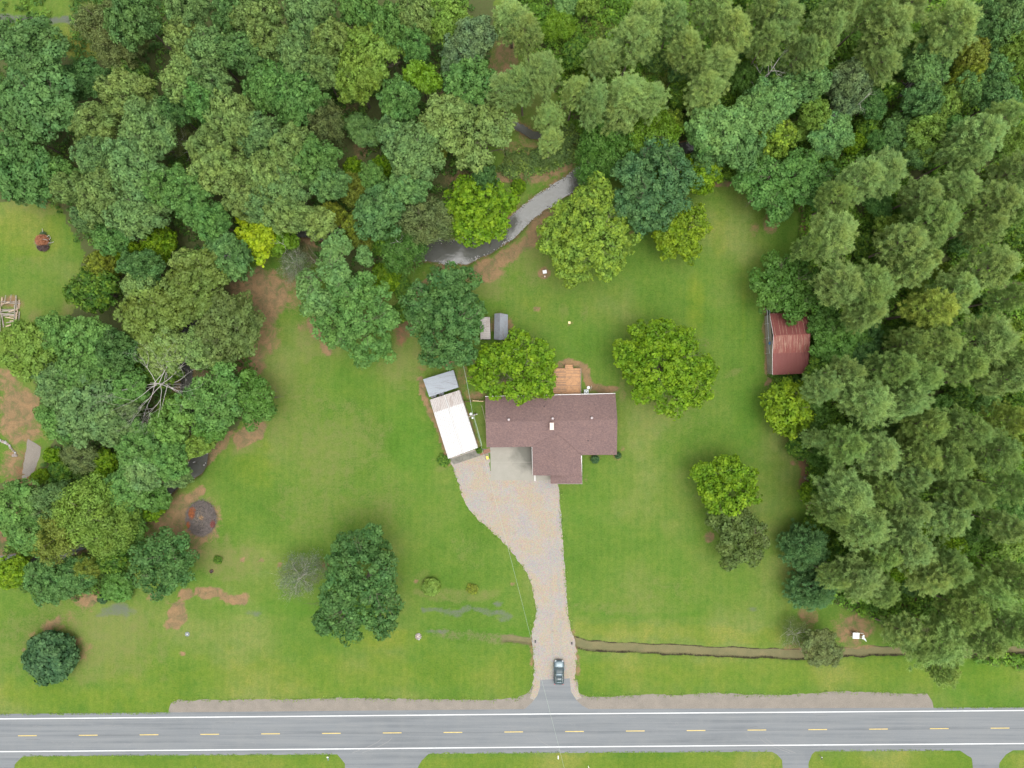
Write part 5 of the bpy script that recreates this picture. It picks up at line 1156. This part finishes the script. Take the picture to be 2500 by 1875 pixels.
T = [
# lawn and garden trees, each with its own label
("W",732,1407,58,8,"wg","sparse silvery twiggy tree touching the front lawn oak"),
("SD",122,1605,62,5,"dk","neat dark round bush alone on the lawn near the road's west end"),
("SD",286,1432,38,3,"bm","bright glossy bush beside the rounded dark leathery tree"),
("SD",250,1462,12,1.2,"dk","tiny dark shrub just below the bright glossy bush"),
("SD",1052,1433,21,1.8,"yt","small yellow-green shrub on the front lawn west of the driveway"),
("S",1153,1438,13,.8,"yo","faint low yellowish plant between the yellow-green shrub and the driveway"),
("S",532,1367,10,.8,"bm","small leafy plant in the dry grass below the brush pile"),
("SD",1453,1121,10,1.2,"dk","dark clipped shrub under the front eave closer to the wing"),
("SD",1509,1112,8,1.1,"dk","dark clipped shrub at the far front corner of the house"),
("S",1171,1100,8,1.0,"bm","small green shrub at the corner of the white garage by the house"),
("S",1083,1124,15,1.0,"bm","low weeds at the outer front corner of the white garage"),
("S",1267,455,17,2,"br","small bright bush on the grassy bank above the creek"),
("BM",1709,420,50,9,"br","mid-green tree between the dark bluish oak and the wood"),
("OS",1900,500,34,7,"on","small drooping crown below the wide low trees of the east lawn"),
("BM",1933,995,66,9,"yb","rounded yellowish green tree below the red barn"),
("BM",1958,1092,34,6,"bm","small green tree at the wood's edge between barn and brown strip"),
("J",1968,1334,66,10,"ju","upper of the two drooping blue-green cedars on the wood's lawn edge"),
("J",1984,1440,62,9,"ju","lower of the two drooping blue-green cedars on the wood's lawn edge"),
("OM",2010,1578,50,7,"bd2" if False else "wo","olive low tree hanging over the ditch by the white board sign"),
("W",1940,1548,38,5,"wo","thin olive tree beside the ditch next to the cedars"),
("W",722,645,42,6,"wg","silvery green thin shrubby tree beside the broad lawn oak"),
("FM",977,602,58,9,"bm","green tree with bare grey twigs at the near end of the creek"),
("S",945,680,36,3,"br","low bright undergrowth bush between the creek and the broad oak"),
("S",985,705,26,2.4,"bm","low green bush next to the dirt path behind the round oak"),
("S",980,760,26,2.2,"bm","low green bush between the two big lawn oaks"),
("BM",1890,331,50,13,"yt","tree sprinkled with yellow blossom above the wide low trees"),
("OM",2030,320,52,12,"tl","smooth pale sage-green round tree in the east wood clearing"),
("S",2205,1400,30,4,"br","bright shrub in the gap among the pines nearest the road"),
("P",2278,1565,78,17,"pd","large drooping pine at the wood's road corner beside the tan clearing"),
("OM",424,1158,34,8,"og"),("BM",930,592,30,8,"bm"),("FM",884,588,30,9,"yo"),("BM",845,585,24,7,"br"),
# north-west wood
("OM",70,120,86,17,"te"),("OM",100,235,96,17,"te"),("OM",20,250,60,15,"te"),("OM",212,190,52,11,"od"),("OM",60,330,50,14,"te"),("OM",45,400,84,14,"od"),("OM",130,420,44,12,"on"),("OM",60,470,30,11,"og"),
("OM",298,232,62,17,"oo"),("OM",342,318,68,18,"og"),("OM",240,300,56,17,"oo"),("OM",318,412,72,18,"og"),("OM",230,380,50,16,"og"),("OM",165,462,42,13,"oo"),("OM",238,480,66,17,"oo"),("OM",330,520,66,16,"og"),("OM",400,450,56,16,"on"),("OM",270,575,46,12,"on"),("OM",205,530,36,12,"og"),
("OM",335,40,66,18,"te"),("FM",255,62,58,14,"wo"),("FM",300,130,50,12,"wo"),("BM",310,180,44,9,"on"),("OM",450,98,52,17,"oo"),("OM",455,20,50,17,"og"),("OM",512,122,56,18,"og"),("OM",452,190,60,18,"oo"),("OM",530,205,54,18,"og"),("OM",625,38,58,18,"oo"),("OM",560,30,50,18,"te"),("OM",590,130,60,18,"te"),("OM",652,92,52,18,"oo"),("OM",490,245,50,17,"on"),("OM",568,278,64,18,"oo"),("OM",664,200,56,18,"on"),("OM",510,365,58,17,"oo"),("OM",548,420,66,17,"oo"),("OM",645,330,52,17,"og"),("OM",655,420,58,17,"oo"),("OM",476,480,56,16,"on"),("OM",520,535,46,14,"on"),("OM",600,490,52,16,"oo"),("BM",385,590,42,10,"br"),("BM",300,605,36,9,"br"),("W",440,350,36,11,"wo"),("OM",425,270,44,15,"od"),
("OM",765,35,62,18,"og"),("OM",865,25,54,18,"on"),("OM",950,60,50,18,"on"),("OM",1005,30,52,18,"oo"),("OM",1092,32,58,17,"yt"),("OM",1160,95,56,17,"sa"),("OM",1118,140,50,17,"sa"),("OM",805,110,46,18,"oo"),("OM",865,190,56,18,"yt"),("OM",1018,110,42,17,"on"),("OS",1022,190,42,17,"br"),("OM",1140,190,66,16,"on"),("OM",960,238,56,17,"on"),("OM",1180,430,34,13,"od"),("OM",730,130,58,18,"og"),("OM",780,165,48,18,"oo"),("OM",652,215,50,18,"on"),("OM",722,240,62,18,"on"),("FM",797,300,46,15,"wo"),("OS",883,315,44,7,"te"),("OM",958,325,46,15,"og"),("OM",1010,378,68,16,"og"),("OM",928,520,64,14,"te"),("OM",1000,462,48,13,"tl"),("FM",1045,530,58,12,"wo"),("BM",872,552,38,10,"yo"),("OM",808,450,46,14,"tl"),("FM",868,462,38,10,"yo"),("OM",712,352,58,17,"oo"),("OM",772,395,58,16,"on"),("OM",700,455,58,16,"og"),("OM",705,520,54,15,"oo"),("OS",768,545,42,13,"oo"),("BM",815,535,32,10,"yo"),("OM",640,500,46,15,"og"),("FM",1066,375,34,11,"yo"),("BM",935,400,26,7,"br"),("BM",860,410,26,6,"br"),("OM",905,430,36,12,"on"),
# wood edge west of the lawn
("OM",72,852,72,13,"yt"),("OM",128,815,52,13,"on"),("OM",226,838,72,14,"on"),("OM",283,850,54,14,"od"),("BM",234,712,58,11,"bm"),("BM",246,645,38,9,"yo"),("OM",339,655,52,13,"od"),("OM",345,712,52,13,"oo"),("OM",377,785,84,14,"ol"),("OM",480,690,80,14,"ol"),("OM",548,795,80,13,"bo"),("OM",400,850,60,13,"oo"),("OM",490,850,54,12,"oo"),("OM",547,625,60,13,"te"),("OS",460,640,36,13,"oo"),
("OM",188,912,62,14,"on"),("OM",132,946,60,13,"og"),("OM",207,1000,76,14,"og"),("OM",150,1022,56,12,"on"),("OM",264,1035,58,13,"og"),("OM",300,955,48,12,"on"),("OS",309,1002,26,12,"sa"),("OM",322,1080,58,12,"on"),("OM",414,1118,48,11,"on"),("OM",339,1138,58,11,"og"),("OS",484,1085,33,9,"yt"),("OS",510,1048,36,9,"bm"),("FM",203,1115,42,7,"wo"),("BM",246,1130,34,6,"br"),("S",128,1112,20,2.6,"br"),("S",148,1155,28,3,"bm"),("S",98,1165,20,2.4,"br"),("BM",390,905,40,8,"bm"),("BM",350,895,34,8,"bm"),("BM",430,1000,40,7,"bm"),
("OM",42,1244,66,12,"on"),("OM",76,1305,56,12,"on"),("FM",206,1250,74,13,"yt"),("FM",140,1305,62,12,"yo"),("FM",262,1285,66,12,"yt"),("OM",310,1210,56,10,"on"),("OS",371,1212,40,7,"bm"),("BM",366,1250,30,6,"br"),("FM",215,1385,30,8,"yo"),("OM",118,1415,58,9,"od"),("OM",185,1405,48,8,"od"),("BM",24,1395,42,6,"br"),("BM",282,1360,42,7,"bm"),("OS",320,1290,40,7,"bm"),("S",60,1360,20,3,"yt"),("FM",120,1230,50,12,"og"),
# north-east wood
("P",1249,36,54,15,"pi"),("P",1298,78,42,18,"pg"),("P",1340,160,58,19,"pi"),("P",1234,224,52,16,"pi"),("P",1278,208,42,17,"pi"),("P",1552,92,60,20,"pi"),("P",1578,26,58,21,"pi"),("P",1464,128,44,18,"pg"),("P",1727,22,58,21,"pg"),("P",1795,66,58,21,"pg"),("P",1676,124,44,19,"pg"),("P",1750,152,58,20,"pi"),("P",1740,215,56,18,"pg"),("P",1532,208,66,19,"pg"),("P",1403,222,42,17,"pg"),("P",1448,244,50,18,"pi"),("P",1594,240,52,18,"pi"),("P",1520,268,52,16,"pg"),("P",1341,282,38,14,"pg"),("P",1345,345,36,12,"pg"),("P",1878,104,42,19,"pg"),("P",1880,24,44,20,"pi"),("P",1648,50,44,19,"pi"),
("FM",1479,342,62,12,"bm"),("FM",1456,398,50,10,"bm"),("FM",1588,325,62,12,"br"),("BM",1640,300,34,9,"yt"),("BM",1660,230,36,8,"bm"),("OM",1765,305,74,14,"tl"),("OM",1806,345,62,13,"te"),("OM",1720,335,46,12,"on"),("OM",1860,262,56,14,"tl"),("FM",1810,190,36,9,"bm"),("BM",1840,150,36,8,"br"),("OM",1735,385,42,10,"te"),("OS",1560,395,34,9,"on"),("OS",1625,360,36,10,"te"),
("P",1913,48,58,20,"pi"),("P",2011,66,56,20,"pg"),("P",2045,20,54,21,"pi"),("P",2000,130,42,18,"pg"),("P",2178,76,62,21,"pg"),("P",2158,140,48,19,"pg"),("P",2139,16,46,20,"pi"),("P",2214,20,52,20,"pi"),("P",2330,56,62,21,"pg"),("OM",2300,98,46,15,"tl"),("P",1945,130,40,18,"pi"),
("OM",1893,246,56,14,"tl"),("OM",1977,205,54,15,"tl"),("OM",1988,262,40,13,"yt"),("OM",2392,52,44,16,"te"),("OM",2448,76,50,16,"te"),("OM",2386,140,44,15,"yo"),("OM",2486,130,44,16,"yt"),("OM",2262,172,56,15,"tl"),("OM",2095,186,54,15,"sa"),("OM",2070,242,40,12,"sa"),("BM",2342,204,34,14,"yo"),("OM",2374,216,38,15,"tl"),("OM",2441,240,56,15,"te"),("OM",2246,234,46,14,"te"),("OM",2310,264,50,13,"yt"),("OM",2196,322,42,10,"te"),("OM",2268,330,56,13,"yt"),("OM",2328,308,42,13,"on"),("OM",2250,372,42,11,"te"),("OM",2130,250,36,10,"od"),("OM",2450,160,40,14,"tl"),("OM",2478,20,50,17,"og"),
("P",2400,332,66,20,"pi"),("P",2352,378,52,19,"pi"),("P",2450,300,44,20,"pg"),("P",2486,425,46,20,"pi"),("P",2178,420,60,19,"pi"),("P",2102,446,64,20,"pi"),("P",2062,482,44,18,"pd"),("P",2267,470,50,19,"pi"),("P",2340,450,50,19,"pi"),("P",2302,536,66,20,"pd"),("P",2440,488,58,20,"pi"),("P",2418,550,50,20,"pi"),("P",2482,515,42,20,"pd"),("P",2040,566,68,20,"pi"),("P",2214,596,60,20,"pi"),("P",1990,600,40,17,"pd"),
("P",2064,682,66,21,"pi"),("P",2140,704,68,22,"pd"),("P",2226,655,52,20,"pi"),("P",2118,765,52,20,"pi"),("P",2424,640,66,21,"pi"),("P",2346,712,52,20,"pg"),("P",2288,758,60,21,"py"),("P",2252,640,40,19,"pg"),("P",2300,832,62,21,"pd"),("P",2408,824,70,21,"pi"),("P",2232,845,42,19,"pd"),("P",2178,905,58,21,"pd"),("P",2362,890,58,21,"pd"),("P",2268,926,58,21,"pd"),("P",2062,912,44,19,"pi"),("P",2024,950,46,18,"pi"),("P",2120,966,68,22,"pi"),("P",2214,982,56,21,"pi"),("P",2440,934,58,21,"pi"),("P",2470,870,50,21,"pd"),("P",2272,1032,52,20,"pd"),("P",2365,1050,60,21,"pd"),("P",2478,1025,42,19,"py"),("P",2064,1088,56,20,"pd"),("P",2140,1106,64,21,"pi"),("P",2233,1108,56,20,"pd"),("P",2328,1136,58,21,"pd"),("P",2440,1115,58,21,"pd"),("P",2000,1068,30,14,"pi"),("P",2480,730,44,20,"pd"),
("OM",2046,832,66,9,"bm"),("OM",2110,858,52,9,"od"),("BM",2005,908,46,7,"bm"),("OM",2020,790,40,8,"bm"),("OM",2120,800,36,8,"od"),
("P",2072,1200,72,22,"pi"),("P",2116,1272,64,21,"pi"),("P",2045,1256,44,19,"pd"),("P",2220,1237,54,20,"pi"),("P",2324,1272,56,20,"pi"),("P",2337,1205,50,20,"pd"),("P",2464,1281,44,18,"pg"),("P",2392,1212,46,20,"pd"),("P",2215,1333,58,20,"pi"),("P",2281,1412,52,19,"pg"),("P",2315,1375,56,20,"pd"),("P",2104,1420,64,19,"pi"),("P",2044,1418,42,17,"pi"),("P",2154,1440,46,18,"pd"),("P",2362,1490,56,19,"pd"),("P",2434,1430,56,19,"pd"),("P",2480,1405,46,19,"pd"),("P",2474,1535,50,18,"pd"),("P",2412,1562,54,18,"pd"),("P",2210,1560,46,15,"pi"),("P",2316,1625,42,16,"pd"),("P",2208,1170,46,20,"pi"),("P",2160,1200,44,19,"pd"),("P",2480,1190,44,20,"pd"),("P",2160,1350,44,18,"pd"),
("BM",1982,1207,30,5,"br"),("BM",2010,1180,34,6,"bm"),("BM",1995,1290,30,6,"bm"),("BM",2045,1345,34,7,"bm"),("BM",2200,1380,30,5,"br"),("BM",2250,1265,34,6,"br"),("BM",2330,1330,34,7,"br"),
]
landmarks = [("red barn", 1930, 838), ("white garage", 1108, 1036), ("galvanised shed", 1076, 936), ("brown roofed house", 1345, 1030), ("creek bend", 1080, 610), ("round brush pile", 492, 1267), ("white board sign", 2084, 1547),
             ("bare dead tree", 373, 942), ("lime-yellow tree", 646, 582), ("round bush by the road", 122, 1605), ("heap of boards", 25, 757), ("rusty brush heap", 106, 592), ("yellow-blossomed tree", 1890, 331), ("pale lime-green creek tree", 1430, 565),
             ("grassy clearing above the creek", 1280, 400), ("photograph's top right corner", 2500, 0), ("photograph's top left corner", 0, 0), ("grey stream at the photograph's edge", 30, 1372), ("broken dead treetop", 1905, 160), ("lone dark front lawn oak", 883, 1400), ("two blue-green cedars", 1975, 1380), ("smooth sage-green round tree", 2030, 320), ("large light yellow-green oak", 905, 92), ("grey gravel path", 75, 1150), ("wide low trees", 1925, 435), ("photograph's top edge centre", 1250, 0), ("photograph's right edge centre", 2500, 938), ("bright round tree over the creek", 1165, 512)]
ORD = ["", "closest", "second closest", "third closest", "fourth closest", "fifth closest", "sixth closest", "seventh closest", "eighth closest", "ninth closest", "tenth closest", "eleventh closest", "twelfth closest", "thirteenth closest", "fourteenth closest", "fifteenth closest", "sixteenth closest", "seventeenth closest", "eighteenth closest"]
def auto_labels(trees):
    """the n-th closest tree of its colour and kind to a landmark one can find"""
    use = {}
    keyed = [(CN[t[5]], KN[t[0]][0]) for t in trees]
    out = {}; taken = set()
    cand = []
    for li_, (nm, lx, ly) in enumerate(landmarks):
        by = {}
        for i, t in enumerate(trees): by.setdefault(keyed[i], []).append((math.hypot(t[1]-lx, t[2]-ly), i))
        for kk, L_ in by.items():
            for rnk, (d, i) in enumerate(sorted(L_)):
                if rnk < 18: cand.append((rnk*55+d*.5, rnk, i, li_))
    for _, rnk, i, li_ in sorted(cand):
        if i in out: continue
        col, kn = keyed[i]; word = kn.replace("_tree", "").replace("_", " ")
        noun = {"oak": "oak", "pine": "pine", "cedar": "cedar", "shrub": "shrub", "broadleaf": "leafy tree", "feathery": "feathery tree", "wispy": "thin tree"}[word]
        hgt = "tall" if trees[i][4] >= 16 else ("low" if trees[i][4] < 8 else "mid-height")
        out[i] = f"{col} {noun}, {ORD[rnk+1]} of its colour to the {landmarks[li_][0]}"
    return out
GROUP = {"pine_tree": "pines of the wood", "oak_tree": "oaks of the wood", "broadleaf_tree": "leafy trees of the wood edges", "feathery_tree": "feathery trees of the wood", "cedar_tree": "cedars by the ditch", "shrub": "shrubs", "wispy_tree": "thin twiggy trees"}
# young growth filling the gaps of the eastern wood and its edges
rf_ = random.Random(31); fill = []
for _ in range(6000):
    if len(fill) >= 62: break
    X, Y = rf_.uniform(1260, 2520), rf_.uniform(-20, 1500)
    if not inpoly(np.array([X]), np.array([Y]), FOREST_E)[0]: continue
    if X > 2080 and Y > 1440 or (X < 1420 and Y > 270) or (1240 < X < 1700 and Y < 130 and rf_.random() < .7): continue
    if X > 1860 and 740 < Y < 930 and X < 2000: continue
    if any(math.hypot(X-a_[0], Y-a_[1]) < a_[2]+14 for f_3 in F_ for a_ in f_3[5]) or any(math.hypot(X-t[1], Y-t[2]) < t[3]*.80+10 for t in T) or any(math.hypot(X-t[1], Y-t[2]) < 46 for t in fill): continue
    fill.append((rf_.choice(["BM", "BM", "FM", "OS"]), round(X), round(Y), rf_.uniform(24, 40), rf_.uniform(5, 10), rf_.choice(["br", "bm", "on", "tl", "bm", "yt"])))
T += fill
labs = auto_labels(T)
for fi, (kind, lm, h, ck, lab, lobes) in enumerate(F_):
    zc = h*.62; V = h*.36; kpx = S*(H-zc*1.05)/H
    cx = sum(l[0]*l[2] for l in lobes)/sum(l[2] for l in lobes); cy = sum(l[1]*l[2] for l in lobes)/sum(l[2] for l in lobes)
    Rm = max(math.hypot(l[0]-cx, l[1]-cy)+l[2] for l in lobes)*kpx
    ex = [((X-cx)*kpx/Rm, (cy-Y)*kpx/Rm, .42*(1-1.5*(math.hypot(X-cx, Y-cy)*kpx/Rm)**2)-.1+.1*math.sin(X*1.7+Y), r_*.92*kpx/Rm) for X, Y, r_ in lobes]
    leafy = lm == "t"
    me = crown_mesh(KN[kind][0].replace("tree", "crown"), 200+fi, Rm, V, zc, .85 if leafy else .98, .25 if leafy else .235, 62 if leafy else 84, M["leaf_lit_tip"] if leafy else M["leaf"], .18, .06, explicit=ex, loose=.20 if leafy else .13, stick=.42 if leafy else .34)
    tm = branch_mesh(KN[kind][0].replace("tree", "trunk"), 300+fi, h*.9, Rm*.75, M["bark"], 9, .2+Rm*.02, .8, 2 if Rm > 6 else 1, .22)
    p = P(cx, cy, zc*1.06); root = empty(KN[kind][0], (p.x, p.y, 0)); tag(root, lab, KN[kind][1])
    cr = bpy.data.objects.new("crown", me); tr = bpy.data.objects.new("trunk", tm); cr.color = (*C[ck], 1)
    for o in (cr, tr): COL.objects.link(o); o.parent = root
rt = random.Random(77); placed = []; seen_first = set()
for i, t in enumerate(T):
    kind, X, Y, r, h, ck = t[:6]; lab = t[6] if len(t) > 6 else labs.get(i, f"{CN[ck]} {KN[kind][1]} in the wood")
    ar = t[7] if len(t) > 7 else 1.0
    vi = rt.randrange(len(PROTO[kind])); Rp, Hp, zc, cm, tm = PROTO[kind][vi]
    sz = h/Hp; zw = zc*sz; r = r*(1.14 if kind == "P" else .97); p = P(X, Y, zw*1.06); Rw = r*S*(H-zw)/H; sx = Rw/Rp
    gz = 0.0
    root = empty(KN[kind][0], (p.x, p.y, gz)); tag(root, lab, KN[kind][1]);
    if len(t) <= 6: root["group"] = GROUP[KN[kind][0]]
    a = rt.uniform(0, 6.283); root.rotation_euler = (0, 0, a if ar == 1 else (0 if rt.random() < .5 else math.pi))
    q_ = rt.uniform(.88, 1.13) if kind not in ('S', 'SD') else 1; root.scale = (sx*q_, sx*ar/q_, sz); root.rotation_euler = (rt.gauss(0, .035), rt.gauss(0, .035), root.rotation_euler.z)
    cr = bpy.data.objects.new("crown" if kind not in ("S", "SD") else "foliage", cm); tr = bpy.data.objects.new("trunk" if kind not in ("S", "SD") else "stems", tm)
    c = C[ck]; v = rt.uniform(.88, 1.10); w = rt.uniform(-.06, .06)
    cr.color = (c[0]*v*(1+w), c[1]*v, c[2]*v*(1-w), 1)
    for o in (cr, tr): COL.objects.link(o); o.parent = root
    placed.append((p.x, p.y, Rw))

# bare and broken trees
def bare(name, seed, h, R, X, Y, zc, lab, limbs=12, tr=.3, depth=3):
    me = branch_mesh("bare_limbs", seed, h, R, M["deadwood"], limbs, tr, .85, depth, .3, .30, 1.0)
    o = bpy.data.objects.new(name, me); COL.objects.link(o); p = P(X, Y, zc); o.location = (p.x, p.y, 0); return tag(o, lab, "dead tree")
bare("dead_tree", 5, 13.5, 9.5, 376, 938, 10, "leafless bleached dead tree spreading over the west wood", 17, .20, 3)
o = bare("dead_tree", 8, 15, 4.2, 1893, 175, 12, "leafless grey dead treetop leaning among the north-east pines", 11, .2, 3); o.rotation_euler = (.12, .15, 2)
o = bare("dead_snag", 9, 11.2, 2.2, 1242, 866, 9, "small bare grey limb poking out of the tree above the house", 5, .09, 2)
o = bare("dead_snag", 12, 11.5, 1.9, 970, 590, 8, "small bare grey limb in the green tree at the creek's near end", 6, .09, 2)
o = bare("dead_snag", 13, 13, 2.0, 680, 590, 11, "bare grey twigs beside the lime-yellow tree", 5, .08, 2)
o = bare("dead_snag", 14, 17, 2.5, 2130, 232, 14, "curved pale bare branch above the sage-green round tree", 4, .09, 2)

# undergrowth that fills the woods' gaps
M["under"] = leaf_mat("undergrowth_leaves", pale_col=(.20,.28,.03), pale_k=.9, spread=.8)
def undergrowth(name, poly, n, seed, color, lab, hmax=1.6, keep=None):
    rs = np.random.RandomState(seed); xs = [p[0] for p in poly]; ys = [p[1] for p in poly]
    X = rs.uniform(max(min(xs), -150), min(max(xs), 2650), n); Y = rs.uniform(max(min(ys), -150), min(max(ys), 1750), n)
    m = inpoly(X, Y, poly) & (polydist(X, Y, CREEK, CREEK_W) > 1.9) & (polydist(X, Y, DITCH) > 16)
    m &= vnoise(X, Y, 70, seed) + .35*vnoise(X, Y, 25, seed+1) > (.50 if keep is None else keep)
    X, Y = X[m], Y[m]; px = (X-1250)*S; py = (937.5-Y)*S
    k = len(X); r = .35+.9*rs.rand(k)**1.5; hz = hmax*rs.rand(k)**1.6
    cnt = (26*r**1.3).astype(int)+6; idx = np.repeat(np.arange(k), cnt); q = len(idx)
    d = unit(rs.randn(q, 3)+np.array([0, 0, .9])); c = np.stack([px[idx], py[idx], hz[idx]*.6+.12], 1)+d*r[idx][:, None]*np.array([1, 1, .6])
    c[:, 2] = np.maximum(c[:, 2], .04)
    nr = unit(d*.6+unit(rs.randn(q, 3))*.5+np.array([0, 0, .5])); V_ = leaves(rs, c, nr, .20*(.6+.9*rs.rand(q)))
    pv = rs.rand(k); me = np_mesh(name, V_, 4, .5*rs.rand(q)+.5*pv[idx], (pv[idx] > .7)*rs.rand(q), M["under"])
    o = bpy.data.objects.new(name, me); COL.objects.link(o); o.color = (*color, 1); tag(o, lab, kind="stuff"); return o
undergrowth("undergrowth", FOREST_W, 9000, 3, (.065,.145,.022), "dark green low growth between the oaks", 1.3, .52)
undergrowth("undergrowth", FOREST_E, 36000, 5, (.095,.20,.018), "bright green brush and vines under the pines", 2.4, .30)
undergrowth("weeds", [(1330,60),(1700,60),(1720,260),(1420,260)], 2600, 8, (.12,.17,.03), "yellow-green weeds in the open gap of the north wood", .8, .2)
undergrowth("weeds", [(1195,330),(1400,300),(1420,390),(1280,440),(1195,420)], 500, 9, (.10,.16,.04), "low weeds on the grassy bank above the creek", .2, .45)
undergrowth("weeds", [(122,1140),(270,1100),(330,1180),(300,1440),(60,1440),(0,1400),(0,1320),(100,1240)], 2200, 10, (.07,.14,.02), "green weeds along the stream bed in the west wood", 1.0, .35)
undergrowth("weeds", [(1872,905),(1890,905),(1960,925),(2010,900),(2010,940),(1900,935)], 220, 12, (.07,.16,.02), "vines creeping over the foot of the barn", .9, .1)

# grass creeping over the edges of gravel, asphalt and soil; stones along the creek
def edge_tufts(name, lines, n, seed, lab, spread=.16, size=.10, color=(.125,.20,.035)):
    rs = np.random.RandomState(seed); pts = []
    for ln in lines:
        w_ = [P(x, y) for x, y in ln]
        for a_, b_ in zip(w_[:-1], w_[1:]):
            k = int((b_-a_).length*n); t = rs.rand(k)[:, None]; q = np.array(a_)[None]*(1-t)+np.array(b_)[None]*t
            q[:, :2] += rs.randn(k, 2)*spread; pts.append(q)
    c = np.concatenate(pts); m = vnoise(c[:, 0], c[:, 1], .9, seed) > .34; c = c[m]; c[:, 2] = .035+.03*rs.rand(len(c))
    nr = unit(rs.randn(len(c), 3)*.35+np.array([0, 0, 1])); me = np_mesh(name, leaves(rs, c, nr, size*(.5+rs.rand(len(c)))), 4, rs.rand(len(c)), rs.rand(len(c))*.4, M["under"])
    o = bpy.data.objects.new(name, me); COL.objects.link(o); o.color = (*color, 1); tag(o, lab, kind="stuff"); return o
dr = [[(1104,1138),(1119,1182),(1131,1220),(1146,1243),(1166,1268),(1192,1290),(1222,1318),(1246,1342),(1268,1374),(1286,1398),(1297,1428),(1305,1464),(1309,1492),(1304,1520),(1298,1540)], [(1300,1575),(1303,1600),(1303,1640),(1300,1672),(1292,1692),(1262,1706)], [(1369,1190),(1369,1243),(1372,1290),(1376,1350),(1380,1400),(1384,1458),(1388,1500),(1398,1548)], [(1408,1590),(1408,1620),(1405,1655),(1410,1682),(1430,1700),(1470,1703)]]
sh_ = [[(418,1716),(436,1708),(470,1711),(500,1706),(540,1710),(640,1706),(720,1708),(830,1703),(960,1706),(1100,1708),(1200,1709),(1262,1706)], [(1470,1702),(1530,1698),(1600,1695),(1660,1697),(1740,1691),(1830,1696),(1900,1697),(1960,1694),(2040,1688),(2120,1690),(2200,1693),(2262,1693)]]
edge_tufts("grass_tufts", dr+sh_, 19, 3, "grass blades creeping over the gravel edges", .24, .09)
edge_tufts("grass_tufts", [[(0,1744),(415,1741)],[(2282,1728),(2500,1727)],[(55,1846),(815,1841)],[(1052,1839),(1872,1834)],[(1998,1833),(2330,1831)]], 16, 5, "grass blades along the asphalt edge", .10, .09)
rs = random.Random(21); mb = MB()
for i in range(900):
    k = rs.randrange(4, 14) if i < 620 else rs.randrange(14, len(CREEK)-3); t = rs.random(); (ax, ay), (bx, by) = CREEK[k], CREEK[k+1]; dx, dy = bx-ax, by-ay; l_ = math.hypot(dx, dy); s_ = rs.choice((-1, 1)); w_ = (CREEK_W[k]*.5+rs.gauss(3, 4))*s_
    p = P(ax+dx*t-dy/l_*w_, ay+dy*t+dx/l_*w_); r_ = rs.uniform(.05, .2); z_ = -.85+rs.uniform(0, .15)
    mb.lathe((p.x, p.y, z_), [(r_*.8, -.05), (r_, r_*.3), (r_*.5, r_*.7)], 5)
o = mb.obj("creek_stones", M["stone_grey"]); tag(o, "small grey stones scattered along the creek margins", kind="stuff")
